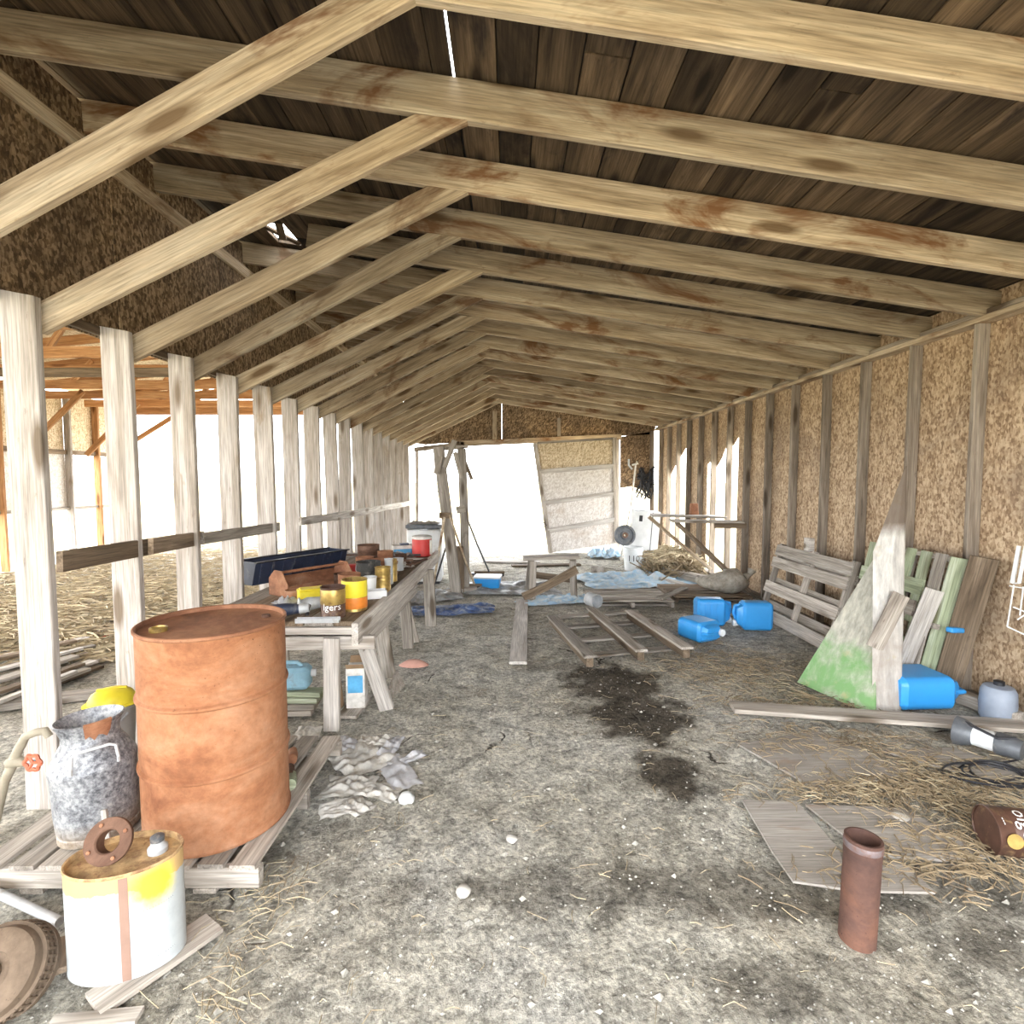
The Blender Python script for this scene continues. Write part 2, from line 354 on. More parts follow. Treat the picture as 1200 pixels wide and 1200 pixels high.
# ---- far end wall with the wide opening
wb = struct('wall_back', 'strand board gable wall with header above the wide opening', 'wall')
YB = YE
def bk(px, py, dy=0): p = A(px, py, YB); return (p.x, YB + dy, p.z)
zr = lambda x: raft_z(x) + .2
xa, xm, xz = -2.42, A(588, 500, YB).x, XR + .05
MB().prism([(xa, YB, 2.45), bk(500, 521), bk(545, 518), bk(588, 516.5), (xm, YB, zr(xm)), (xa, YB, zr(xa))], (0, .012, 0)).build('strand_board', 'osbshaded', wb)
MB().prism([bk(588.6, 516.5), bk(727, 511), bk(766, 509), (xz, YB, zr(xz)), (xm + .01, YB, zr(xm))], (0, .012, 0)).build('strand_board', 'osbshaded', wb)
board('header', bk(540, 520, -.04), bk(728, 512, -.04), .13, .04, 'rafter', wb, up=(0, 1, 0))
board('header', bk(486, 527, -.04), bk(544, 520, -.04), .10, .04, 'stud', wb, up=(0, 1, 0))
board('gable_stud', bk(580, 515, -.03), bk(580, 482, -.03), .10, .04, 'rafter', wb, up=(0, 1, 0))
board('gable_stud', bk(655, 512, -.03), bk(655, 490, -.03), .08, .04, 'stud', wb, up=(0, 1, 0))
MB().prism([bk(727, 512), bk(727, 572), bk(740, 570), bk(752, 574), bk(766, 580), bk(767, 505)], (0, .012, 0)).build('strand_board', 'osbshaded', wb)
board('corner_stud', bk(724, 513, -.03), (A(724, 600, YB).x, YB - .03, 0), .07, .04, 'pale', wb, up=(0, 1, 0))
board('corner_stud', bk(764, 505, -.03), (A(764, 600, YB).x, YB - .03, 0), .09, .04, 'stud', wb, up=(0, 1, 0))
board('corner_stud', bk(489, 525, -.03), (A(489, 600, YB).x, YB - .03, 0), .07, .04, 'post', wb, up=(0, 1, 0))

# ---- the big door hanging askew in the opening
door = struct('door_1', 'weathered plank and strand board door leaning askew in the far opening', 'door')
YD = 11.9
def dr(px, py, dy=0): p = A(px, py, YD + .25 * (py - 515) / 130 * -1); return V(p.x, p.y + dy, p.z)
rows = [(519, 552, 512, 546), (552, 588, 546, 578), (588, 618, 578, 608), (618, 648, 608, 637)]
for k, (l0, l1, r0, r1) in enumerate(rows):
    xl = lambda y: 625 + (y - 518) * 18 / 130
    MB().prism([dr(xl(l0), l0), dr(722 + (r0 - 512) * .02, r0), dr(722 + (r1 - 512) * .02, r1), dr(xl(l1), l1)], (0, .015, 0)).build('door_panel', 'osbwhite' if k else 'osbpale', door)
for (x0, y0, x1, y1, w) in ((627, 553, 722, 546, .10), (631, 590, 722, 578, .10), (637, 622, 722, 609, .10)):
    board('batten', dr(x0 + 5, y0, -.03), dr(x1 - 2, y1, -.03), w, .035, 'pale', door, up=(0, 1, 0))
board('stile', dr(627, 520, -.03), dr(645, 648, -.03), .10, .035, 'grey', door, up=(0, 1, 0))
board('stile', dr(720, 513, -.03), dr(722, 636, -.03), .09, .035, 'grey', door, up=(0, 1, 0))
board('top_rail', dr(630, 519, -.03), dr(718, 514, -.03), .05, .035, 'grey', door, up=(0, 1, 0))
MB().tube([dr(634, 613, -.06), dr(637, 612, -.12), dr(640, 615, -.12), dr(638, 617, -.06)], .012, 6).build('door_latch', plain('latch_iron', (.08, .07, .06), .6, .6), door)

# ---- the open bay on the left: trusses, roof sheets, outer wall
bay = struct('ceiling_side_bay', 'orange timber trusses under pale roof sheets of the side bay', 'roof')
XW = -8.7; TY = [-1.2, .2, 1.6, 3.0, 4.3, 5.4, 6.6, 7.7, 8.8, 9.9, 11.0, 12.0]
for yy in TY:
    zt = 3.36
    board('bottom_chord', (XW, yy, zt - .2), (-2.55, yy, zt - .2), .14, .04, 'orange', bay, up=(0, 1, 0), warp=.01)
    board('top_chord', (XW - .3, yy + .05, zt - .05), (-2.5, yy + .05, zt + .62), .14, .04, 'orange', bay, up=(0, 1, 0))
    for f in (.25, .5, .75):
        x0 = XW + 6.1 * f; board('web', (x0, yy + .03, zt - .15), (x0 + .35, yy + .03, zt + .0 + .62 * (f + .05)), .08, .035, 'orange', bay, up=(0, 1, 0))
for k in range(5):
    x0 = XW - .3 + k * 1.24; z0 = 3.41 + .108 * k * 1.24
    for j in range(-4, 4):  # unseen near rows continue the bay roof, added to dim the near left
        MB().prism([(x0, 5.0 + j * 1.8, z0), (x0 + 1.23, 5.0 + j * 1.8, z0 + .134), (x0 + 1.23, 6.79 + j * 1.8, z0 + .134), (x0, 6.79 + j * 1.8, z0)], (0, 0, .014)).build('roof_sheet', 'osbpale', bay)
board('beam', (XW, 7.3, 3.05), (-2.5, 7.3, 3.05), .12, .05, 'brownw', bay, up=(0, 1, 0))
board('knee_brace', (XW + .1, 10.85, 2.1), (XW + 1.2, 10.85, 3.15), .10, .04, 'orange', bay, up=(0, 1, 0))
board('knee_brace', (XW + .1, 9.45, 2.1), (XW + 1.2, 9.45, 3.15), .10, .04, 'orange', bay, up=(0, 1, 0))
board('knee_brace', (XW, 12.0, 2.3), (XW + 1.35, 12.0, 3.12), .10, .04, 'orange', bay, up=(0, 1, 0))
board('eave_header', (XW, 12.1, 3.14), (-2.4, 12.1, 3.14), .16, .05, 'orange', bay, up=(0, 1, 0))
wo = struct('wall_outer_left', 'pale strand board outer wall of the side bay, missing its lower half', 'wall')
for k, yy in enumerate([7.0 + .72 * k for k in range(8)]):
    board('post', (XW - .05, yy, 0), (XW - .05, yy, 3.25), .13, .05, 'orange' if k != 5 else 'post', wo, up=(0, 1, 0), warp=.01)
for a, b in ((6.3, 7.72), (7.73, 9.15), (9.16, 10.58)):
    MB().prism([(XW - .12, a, 2.16), (XW - .12, b, 2.16), (XW - .12, b, 3.3), (XW - .12, a, 3.3)], (-.012, 0, 0)).build('strand_board', 'osbpale', wo)
    MB().prism([(XW - .12, a, 1.05), (XW - .12, b, 1.05 if b < 10 else 1.0), (XW - .12, b, 2.14), (XW - .12, a, 2.14)], (-.012, 0, 0)).build('strand_board', 'osbwhite', wo)
MB().prism([(XW - .12, 10.6, 2.1), (XW - .12, 11.95, 2.1), (XW - .12, 11.95, 3.3), (XW - .12, 10.6, 3.3)], (-.012, 0, 0)).build('strand_board', 'osbpale', wo)
MB().prism([(XW - .12, 11.4, 1.1), (XW - .12, 11.95, 1.1), (XW - .12, 11.95, 2.09), (XW - .12, 11.4, 2.09)], (-.012, 0, 0)).build('strand_board', 'osbwhite', wo)
board('girt', (XW - .07, 6.3, 2.14), (XW - .07, 11.9, 2.14), .09, .04, 'brownw', wo, up=(1, 0, 0))
board('girt', (XW - .07, 6.3, 1.03), (XW - .07, 11.9, 1.03), .06, .04, 'grey', wo, up=(1, 0, 0))
# ================================================================== object materials
def rusty(name, a, b, c, d):
    s = NT(name); n = s.noise(s.coords((3, 3, 5)), 1, 8, .68, .5); n2 = s.noise(s.coords((30, 30, 30)), 1, 5, .7)
    col = s.ramp(n, (.3, a), (.47, b), (.6, c), (.74, d)); col = s.mix(.6, col, s.ramp(n2, (.3, .65), (.65, 1.1)), 'MULTIPLY')
    n3 = s.noise(s.coords((75, 75, 75)), 1, 3, .6); n4 = s.noise(s.coords((2.2, 2.2, 2.2)), 1, 3, .6); sp = s.mix(1.0, s.ramp(n3, (.66, 0.0), (.72, 1.0)), s.ramp(n4, (.42, 0.0), (.6, 1.0)), 'MULTIPLY'); col = s.mix(sp, col, (a[0] * .3, a[1] * .3, a[2] * .3))
    return s.done(col, .8, n2, .25, .004, 0.1, .3)
M['rust'] = rusty('drum_rust', (.20, .075, .034), (.33, .145, .07), (.40, .20, .11), (.44, .265, .175))
M['rustdark'] = rusty('dark_rust', (.05, .026, .016), (.11, .057, .037), (.18, .10, .066), (.23, .145, .105))
M['dustrust'] = rusty('dusty_rust', (.09, .065, .045), (.16, .115, .08), (.23, .17, .12), (.30, .23, .165))
M['rustmid'] = rusty('mid_rust', (.15, .07, .04), (.27, .12, .065), (.36, .18, .10), (.42, .25, .17))
M['rustpipe'] = rusty('pipe_rust', (.065, .036, .03), (.105, .055, .042), (.15, .072, .048), (.17, .105, .088))
def galv():
    s = NT('galvanised_speckle'); n = s.noise(s.coords((60, 60, 60)), 1, 4, .7); n2 = s.noise(s.coords((5, 5, 4)), 1, 6, .65)
    c = s.ramp(s.mix(.5, n, n2), (.40, (.075, .078, .09)), (.5, (.25, .26, .28)), (.6, (.47, .48, .49)))
    z = s.n('ShaderNodeTexCoord'); sx = s.n('ShaderNodeSeparateXYZ'); s.l(z.outputs['Object'], sx.inputs[0])
    mr = s.n('ShaderNodeMapRange', i1=.10, i2=.02); s.l(sx.outputs[2], mr.inputs[0]); mu = s.n('ShaderNodeMath', _operation='MULTIPLY'); s.l(mr.outputs[0], mu.inputs[0]).l(n2, mu.inputs[1])
    c = s.mix(mu.outputs[0], c, (.42, .3, .17)); return s.done(c, .55, n, .2, .003, .35, .5)
M['galv'] = galv()
def oilcan():
    s = NT('white_oil_can_paint'); tc = s.n('ShaderNodeTexCoord'); sx = s.n('ShaderNodeSeparateXYZ'); s.l(tc.outputs['Object'], sx.inputs[0])
    n = s.noise(s.coords((22, 22, 22), False), 1, 6, .7); n2 = s.noise(s.coords((9, 9, 9), False), 1, 6, .65)
    c = s.mix(s.ramp(n, (.45, 0.0), (.75, .35)), (.43, .46, .47), (.25, .26, .29))
    mr = s.n('ShaderNodeMapRange', i1=.25, i2=.335); s.l(sx.outputs[2], mr.inputs[0]); ad = s.n('ShaderNodeMath', _operation='ADD'); s.l(mr.outputs[0], ad.inputs[0]).l(n2, ad.inputs[1])
    c = s.mix(s.ramp(ad.outputs[0], (.98, 0.0), (1.0, .0), (1.22, .9)), c, (.56, .36, .13))
    d = s.n('ShaderNodeVectorMath', _operation='DISTANCE'); s.l(tc.outputs['Object'], d.inputs[0]); d.inputs[1].default_value = (.105, -.075, .285)
    a2 = s.n('ShaderNodeMath', _operation='MULTIPLY_ADD', i1=.09, i2=0.0); s.l(n2, a2.inputs[0]); a3 = s.n('ShaderNodeMath', _operation='ADD'); s.l(d.outputs['Value'], a3.inputs[0]).l(a2.outputs[0], a3.inputs[1])
    c = s.mix(s.ramp(a3.outputs[0], (.085, 1.0), (.125, 0.0)), c, (.78, .62, .05))
    return s.done(c, .5, n, .1, .002, 0, .4)
M['oilcan'] = oilcan()
M['rusttop'] = plain('rusty_can_top', (.50, .33, .16), .7, 0, .5, 25, (.2, .1, .05), .55)
M['seam'] = plain('brown_seam', (.27, .17, .13), .6)
M['blue'] = plain('blue_plastic', (.035, .30, .72), .38, 0, .12, 4, (.10, .28, .5), .7, .5)
M['bluepale'] = plain('pale_blue_plastic', (.26, .45, .56), .5, 0, .3, 9, (.2, .2, .2), .62)
M['white'] = plain('dirty_white_enamel', (.74, .76, .77), .45, 0, .15, 6, (.45, .4, .33), .68)
M['offwhite'] = plain('off_white_paper', (.68, .66, .62), .85, 0, .3, 14, (.35, .32, .27), .62)
M['rag'] = plain('dusty_white_cloth', (.55, .53, .49), .95, 0, .4, 12, (.30, .27, .22), .56)
M['raggrey'] = plain('dusty_grey_cloth', (.46, .46, .48), .95, 0, .35, 12, (.3, .27, .23), .6)
M['black'] = plain('black_plastic', (.022, .023, .028), .5, 0, .3, 8, (.12, .11, .10), .68)
M['navy'] = plain('dark_blue_plastic', (.03, .04, .075), .45, 0, .3, 8, (.16, .16, .16), .66)
M['dgrey'] = plain('dark_grey_metal', (.13, .14, .155), .5, .3, .4, 12, (.3, .28, .25), .62)
M['lgrey'] = plain('light_grey_metal', (.50, .52, .54), .5, .2, .25, 12, (.3, .27, .23), .64)
M['bluegrey'] = plain('blue_grey_plastic', (.27, .31, .38), .5, 0, .2)
M['red'] = plain('faded_red_paint', (.52, .04, .035), .5, 0, .2, 9, (.25, .12, .1), .66)
M['orangered'] = plain('faded_red_valve', (.62, .17, .09), .55, 0, .3, 20)
M['yellow'] = plain('yellow_plastic', (.80, .66, .04), .5, 0, .15)
M['gold'] = plain('gold_tin', (.46, .32, .10), .35, .5, .4, 14, (.16, .09, .05), .58)
M['browntin'] = plain('brown_tin', (.10, .05, .035), .45, .2, .4, 14, (.3, .2, .1), .64)
M['orangetin'] = plain('orange_label', (.70, .22, .03), .5, 0, .3, 14)
M['letter'] = plain('white_print', (.8, .8, .78), .6, 0, .05)
M['ink'] = plain('black_print', (.03, .03, .035), .7, 0, .05)
M['pvc'] = plain('yellowed_pvc', (.36, .32, .24), .55, 0, .3, 12, (.3, .25, .18), .62)
M['card'] = plain('brown_cardboard', (.36, .24, .14), .9, 0, .3, 10)
M['cardblue'] = plain('blue_print_card', (.10, .36, .62), .8, 0, .3, 14)
M['tarp'] = plain('blue_tarp', (.40, .62, .82), .5, 0, .3, 6, (.66, .70, .72), .52)
M['tarpgrey'] = plain('grey_plastic_sheet', (.42, .44, .46), .5, 0, .5, 8, (.22, .21, .19), .52)
M['tarpdark'] = plain('dark_blue_tarp', (.07, .12, .28), .5, 0, .5, 8, (.3, .32, .34), .55)
M['straw'] = plain('dry_straw', (.46, .385, .25), .9, 0, .5, 5, (.26, .20, .13), .54)
M['weed'] = plain('dry_brown_weeds', (.30, .23, .14), .9, 0, .5, 5, (.14, .10, .06), .56)
M['stone'] = plain('pale_stone', (.50, .48, .44), .9, 0, .4, 18)
M['pebble'] = plain('pebbles', (.44, .42, .37), .95, 0, .7, 6)
M['pink'] = plain('pink_plastic', (.66, .36, .29), .7, 0, .2)
M['sack'] = plain('woven_feed_sack', (.40, .37, .32), .9, 0, .4, 12, (.22, .19, .15), .56)
M['rubber'] = plain('dusty_rubber', (.05, .048, .045), .75, 0, .4, 15, (.2, .18, .15), .6)
def ply(name, base, paint, pz, amt, tip=None):
    s = NT(name); g = s.noise(s.coords((34, 34, 3), False), 1, 5, .65); c = s.mix(1.0, base, s.ramp(g, (.3, .6), (.7, 1.15)), 'MULTIPLY')
    n = s.noise(s.coords((4, 4, 4), False), 1.6, 7, .66, .5); tc = s.n('ShaderNodeTexCoord'); sx = s.n('ShaderNodeSeparateXYZ'); s.l(tc.outputs['Object'], sx.inputs[0])
    mr = s.n('ShaderNodeMapRange', i1=pz, i2=pz - .35); s.l(sx.outputs[2], mr.inputs[0]); mu = s.n('ShaderNodeMath', _operation='MULTIPLY'); s.l(mr.outputs[0], mu.inputs[0]).l(n, mu.inputs[1])
    c = s.mix(s.ramp(mu.outputs[0], (.25, 0.0), (.55, amt)), c, paint)
    n3 = s.noise(s.coords((3, 3, 3), False), 2.3, 5, .6); c = s.mix(s.ramp(n3, (.6, 0.0), (.72, .6)), c, (.45, .38, .22))
    if tip:
        m2 = s.n('ShaderNodeMapRange', i1=tip - .12, i2=tip + .06); s.l(sx.outputs[2], m2.inputs[0]); a2 = s.n('ShaderNodeMath', _operation='MULTIPLY_ADD', i1=.6, i2=-.25); s.l(n, a2.inputs[0]); a3 = s.n('ShaderNodeMath', _operation='ADD', _use_clamp=True); s.l(m2.outputs[0], a3.inputs[0]).l(a2.outputs[0], a3.inputs[1]); c = s.mix(s.ramp(a3.outputs[0], (.25, 0.0), (.8, .9)), c, (.12, .085, .06))
    return s.done(c, .8, g, .2, .003)
M['plygreen'] = ply('green_stained_plywood', (.50, .49, .42), (.17, .34, .13), .62, .95)
M['plytall'] = ply('bleached_plywood', (.56, .54, .51), (.32, .27, .23), .8, .6, 1.28)
M['plyflat'] = wood('flat_dusty_plywood', (.28, .255, .225), (.38, .35, .315), (.48, .45, .415), (.28, .19, .13), .62, .2, False)

def text_verts(txt, size):
    cu = bpy.data.curves.new('lettering', 'FONT'); cu.body = txt; cu.size = size; cu.align_x = 'CENTER'; cu.align_y = 'CENTER'; cu.resolution_u = 2
    o = bpy.data.objects.new('lettering', cu); COL.objects.link(o); dg = bpy.context.evaluated_depsgraph_get()
    me = bpy.data.meshes.new_from_object(o.evaluated_get(dg)); vs = [v.co.copy() for v in me.vertices]; fs = [tuple(p.vertices) for p in me.polygons]
    bpy.data.objects.remove(o); bpy.data.curves.remove(cu); bpy.data.meshes.remove(me); return vs, fs
def ring_text(txt, size, r, zc, ang, parent, mat='letter', tilt=0.0, name='lettering', sx=1, sy=1):
    vs, fs = text_verts(txt, size); m = MB(); out = []
    for v in vs:
        x = v.x * math.cos(tilt) - v.y * math.sin(tilt); y = v.x * math.sin(tilt) + v.y * math.cos(tilt)
        a = ang + x / r; out.append((math.cos(a) * (r + .0015) * sx, math.sin(a) * (r + .0015) * sy, zc + y))
    m.add(out, fs); o = m.build(name, mat, parent); return o
def loc_of(p): return Vector((p.x, p.y, p.z))

# ================================================================== left foreground
def pallet(name, label, O, u, v, n=7, mat='grey', group=None, th=.12, skip=(), sw=.10, bottom=3, gap_jit=.01, mats=None):
    """pallet with corner O, stringers along u, slats along v, standing off along u x v"""
    O = Vector(O); u = Vector(u); v = Vector(v); nn = u.cross(v).normalized()
    t = thing(name, label, 'pallet', O, group=group); U = u.normalized(); Vn = v.normalized(); st = th - .038
    for f in (.02, .5, .98):
        board('stringer', v * f + nn * (.019 + st / 2), u + v * f + nn * (.019 + st / 2), .04, st, mat, t, up=nn)
    for k in range(n):
        if k in skip: continue
        c = u * ((k + .5) / n) + U * R.uniform(-gap_jit, gap_jit)
        board('slat', c + nn * (th - .0095) - Vn * R.uniform(0, .01), c + v + nn * (th - .0095) + Vn * R.uniform(0, .01), sw * R.uniform(.9, 1.05), .019, mats[k % len(mats)] if mats else mat, t, up=nn, warp=.003)
    for k in range(bottom):
        c = u * ((k + .5) / bottom * .92 + .04); board('bottom_slat', c + nn * .0095, c + v + nn * .0095, .09, .019, mat, t, up=nn)
    return t
pallet('pallet', 'weathered grey wooden pallet under the rusty drum and milk can', (-2.06, 1.96, 0), (1.09, 0, 0), (0, 1.02, 0), 9, sw=.10)

t = thing('oil_drum', 'rusty orange steel oil drum standing on the pallet', 'drum', (-1.285, 2.27, .121), (0, 0, .3))
r = .285; H = .875
prof = [(r - .012, 0), (r + .004, .002), (r + .006, .012), (r, .022)]
for zc in (.30, .59):
    prof += [(r, zc - .030), (r - .002, zc - .016), (r - .002, zc - .012), (r + .008, zc - .005), (r + .009, zc), (r + .008, zc + .005), (r - .002, zc + .012), (r - .002, zc + .016), (r, zc + .030)]
prof += [(r, H - .022), (r + .002, H - .016)]
MB().lathe(prof, 64, close=False).build('drum_body', 'rust', t, smooth=True)
MB().lathe([(r + .002, H - .018), (r + .007, H - .012), (r + .007, H - .003), (r + .001, H), (r - .006, H - .003), (r - .007, H - .02)], 64, close=False).build('rim', 'rustmid', t, smooth=True)
MB().lathe([(r - .006, H - .02), (r - .03, H - .022), (.2, H - .020), (.03, H - .019), (.001, H - .019)], 64, close=False).build('drum_lid', 'rustmid', t, smooth=True)
MB().lathe([(.034, H - .021), (.034, H - .004), (.026, H - .002), (.024, H - .008), (.001, H - .008)], 24, Matrix.Translation((-.19, -.06, 0)), close=False).build('bung', 'gold', t, smooth=True)
MB().lathe([(.018, H - .021), (.018, H - .010), (.001, H - .009)], 16, Matrix.Translation((.2, .06, 0)), close=False).build('bung', 'rustdark', t, smooth=True)

t = thing('milk_can', 'speckled galvanised milk can with flared open mouth beside the drum', 'milk can', (-1.735, 2.17, .126), (math.radians(-2), math.radians(-3), .5))
MB().lathe([(.138, 0), (.143, .004), (.143, .03), (.139, .034), (.145, .05), (.148, .12), (.149, .27), (.152, .285), (.152, .30), (.147, .312), (.122, .36), (.103, .392), (.099, .415), (.102, .43), (.110, .458), (.120, .472), (.123, .481), (.117, .484), (.106, .468), (.096, .44), (.093, .41), (.095, .39), (.135, .31), (.14, .1), (.12, .02), (.001, .018)], 48, close=False).build('can_body', 'galv', t, smooth=True)
for a in (-1.35, 1.8):
    c, s_ = math.cos(a), math.sin(a); q = lambda rr, off, z: (c * rr - s_ * off, s_ * rr + c * off, z)
    MB().tube([q(.146, -.075, .315), q(.160, -.075, .34), q(.150, -.07, .385), q(.15, -.05, .395), q(.15, .05, .395), q(.150, .07, .385), q(.160, .075, .34), q(.146, .075, .315)], .0065, 8).build('handle', 'lgrey', t, smooth=True)
m = MB(); a0, a1 = -1.55, -.75
for k in range(7):
    a = a0 + (a1 - a0) * k / 6; lo = .425 + .012 * math.sin(k * 2.3)
    m.add([(math.cos(a) * .1085, math.sin(a) * .1085, lo), (math.cos(a) * .125, math.sin(a) * .125, .483), (math.cos(a) * .117, math.sin(a) * .117, .489)], [])
m.f = [(k * 3, k * 3 + 3, k * 3 + 4, k * 3 + 1) for k in range(6)] + [(k * 3 + 1, k * 3 + 4, k * 3 + 5, k * 3 + 2) for k in range(6)]; m.mi = [0] * 12
m.build('rust_patch', 'rustmid', t, smooth=True)['label'] = 'brown rust scab on the lip'
p = G(143, 925, .28); tag(board('wood_strip', (-1.555, 1.985, .12), (-1.60, 2.02, .30), .022, .012, 'pale', None, up=(0, -1, 0)), 'short pale wood strip leaning on the milk can', 'wood strip')

b0 = V(-1.27, 1.68, 0)
t = thing('oil_can', 'white oval oil can with rusty top and yellow paint patch', 'oil can', b0 + V(0, 0, .016), (0, 0, math.radians(14)))
sx, sy = 1.0, .66; r = .168
MB().lathe([(r - .004, 0), (r + .001, .003), (r, .010), (r, .338), (r + .001, .345)], 64, sx=sx, sy=sy, close=False).build('can_body', 'oilcan', t, smooth=True)
MB().lathe([(r + .001, .344), (r + .003, .349), (r + .001, .355), (r - .005, .353), (r - .006, .335), (.06, .337), (.001, .338)], 64, sx=sx, sy=sy, close=False).build('can_top', 'rusttop', t, smooth=True)
m = MB(); a0 = -1.35
for k in range(3):
    a = a0 + (k - 1) * .075; m.add([(math.cos(a) * (r + .002), math.sin(a) * (r + .002) * sy, .004), (math.cos(a) * (r + .002), math.sin(a) * (r + .002) * sy, .342)], [])
m.f = [(0, 2, 3, 1), (2, 4, 5, 3)]; m.mi = [0, 0]; m.build('seam_strip', 'seam', t)
ring_text('---', .014, r, .235, -1.78, t, 'ink', .0, 'printed_mark', sx, sy)
for zc in (.05, .22): ring_text('. ' * 14, .018, r, zc, -.78, t, 'ink', 0, 'printed_mark', sx, sy)
cp = MB().lathe([(.03, .337), (.03, .352), (.022, .36), (.02, .372)], 20, Matrix.Translation((.092, .012, 0)), close=True).build('spout', 'lgrey', t, smooth=True)
MB().lathe([(.018, .372), (.021, .374), (.021, .388), (.012, .394)], 16, Matrix.Translation((.092, .012, 0)), close=True).build('cap', 'dgrey', cp, smooth=True)
t = thing('pipe_flange', 'rusty pipe flange lying tilted on the oil can top', 'flange', b0 + V(-.035, -.02, .425), (math.radians(62), 0, math.radians(10)))
MB().lathe([(.036, -.012), (.068, -.012), (.07, -.008), (.07, .006), (.067, .008), (.038, .008), (.034, .004), (.034, -.008)], 32, close=False).add([], []).build('flange_plate', 'rustdark', t, smooth=True)
MB().lathe([(.036, -.012), (.046, -.012), (.044, -.05), (.036, -.05), (.036, -.012)], 28, close=False).build('pipe_neck', 'rustdark', t, smooth=True)
for k in range(4):
    a = k * PI / 2 + .5; MB().lathe([(.006, .008), (.006, .013), (.003, .014)], 8, Matrix.Translation((math.cos(a) * .055, math.sin(a) * .055, 0))).build('bolt', 'rustmid', t)
tag(board('plank', G(95, 1196, .008) + V(0, .05, 0), G(252, 1080, .008), .12, .016, 'grey', None), 'thin grey board lying under the white oil can', 'plank')
tag(board('plank', G(60, 1198, .008), G(165, 1188, .008), .05, .015, 'grey', None), 'narrow grey offcut beside the rusty brake drum', 'plank')
tag(board('plank', G(66, 1138, .02), G(76, 1098, .02), .06, .02, 'brownw', None), 'short dark wood scrap behind the oil can', 'plank')
tag(MB().tube([G(-30, 1030, .02), G(72, 1078, .02)], .016, 12).build('metal_pipe', 'lgrey', smooth=True), 'grey metal pipe lying on the dirt before the pallet', 'pipe')
t = thing('brake_drum', 'rusty ribbed brake drum half buried in the dirt', 'brake drum', G(12, 1172, .0) + V(-.02, 0, .095), (math.radians(48), math.radians(12), 0))
MB().lathe([(.001, .05), (.05, .05), (.055, .062), (.10, .058), (.112, .05), (.118, .02), (.128, .018), (.128, .006), (.118, .004), (.118, -.008), (.128, -.010), (.128, -.022), (.118, -.024), (.118, -.036), (.132, -.038), (.132, -.06), (.11, -.06), (.105, .03), (.001, .03)], 48, close=False).build('drum_shell', 'dustrust', t, smooth=True)
m = MB()
for k in range(40):
    a = 2 * PI * k / 40; m.box((math.cos(a) * .124, math.sin(a) * .124, -.012), (.012, .007, .05), Matrix.Rotation(a, 3, 'Z'))
m.build('rib', 'dustrust', t)
MB().lathe([(.03, .05), (.03, .07), (.024, .075)], 16).build('hub', 'dustrust', t, smooth=True)

t = thing('plastic_tub', 'grey plastic tub behind the milk can', 'tub', (-2.2, 2.86, 0), (0, 0, .2))
MB().lathe([(.095, .006), (.115, .345), (.125, .355), (.125, .37), (.112, .37), (.09, .02), (.001, .02)], 32, close=False).build('tub_body', plain('grey_tub_plastic', (.40, .39, .38), .6, 0, .15), t, smooth=True)
MB().tube([(.07, -.09, .33), (.09, -.11, .30), (.11, -.06, .33)], .006, 6).build('handle', 'lgrey', t)
t = thing('hard_hat', 'yellow hard hat resting on the grey tub', 'hard hat', (-2.19, 2.86, .37), (0, 0, .4))
MB().lathe([(.135, .0), (.137, .006), (.115, .012), (.112, .03), (.095, .06), (.065, .078), (.03, .085), (.001, .087)], 28, close=False, sy=.85).build('shell', 'yellow', t, smooth=True)
MB().rbox((.0, 0, .078), (.14, .018, .02), .006).build('crest', 'yellow', t, smooth=True)
t = thing('water_spigot', 'yellowed pipe spigot with red valve wheel standing by the post', 'spigot', V(-2.3, 2.3, 0))
L0 = t.location
P = lambda px, py, y=2.3: A(px, py, y) - L0
base = A(-12, 1010, 2.3) - L0
MB().tube([V(base.x - .02, 0, 0), base + V(0, 0, .02), P(8, 915), P(18, 892), P(26, 872)], [.018, .018, .018, .022, .018], 12).build('riser_pipe', 'pvc', t, smooth=True)
MB().tube([P(14, 893), P(22, 890), P(34, 893)], [.026, .028, .014], 10).build('valve_body', 'pvc', t, smooth=True)
MB().tube([P(26, 874), P(32, 862), P(44, 857), P(55, 855), P(60, 862)], [.02, .018, .017, .017, .016], 10).build('spout', 'pvc', t, smooth=True)
wc = P(43, 891, 2.27); vw = MB()
pts = [wc + V(math.cos(a) * .033 * (1 + .12 * math.cos(6 * a)), -.01, math.sin(a) * .033 * (1 + .12 * math.cos(6 * a))) for a in [2 * PI * k / 36 for k in range(37)]]
vw.tube(pts, .008, 6)
for k in range(3): vw.tube([wc + V(math.cos(k * 2.1) * .03, -.01, math.sin(k * 2.1) * .03), wc + V(0, -.01, 0)], .006, 6)
vw.build('valve_wheel', 'orangered', t, smooth=True)
MB().tube([P(34, 892), wc], .009, 8).build('valve_stem', 'lgrey', t)
# fittings spilling from under the pallet edge
for k, (px, py, lb, mt) in enumerate(((340, 905, 'short brown pipe elbow with open end beside the drum', 'rustdark'), (339, 918, 'greenish brass pipe fitting on the pallet beside the drum', 'greenw'), (338, 892, 'rusty ring fitting on the pallet behind the drum', 'rustmid'))):
    p = G(px, py, .15); tag(MB().tube([V(-.02, .05, 0), V(0, 0, 0), V(.012, -.045, .004)], [.022, .026, .028], 14).build('pipe_fitting', mt, loc=p + V(.0, .03 * k, 0), smooth=True), lb, 'pipe fitting')

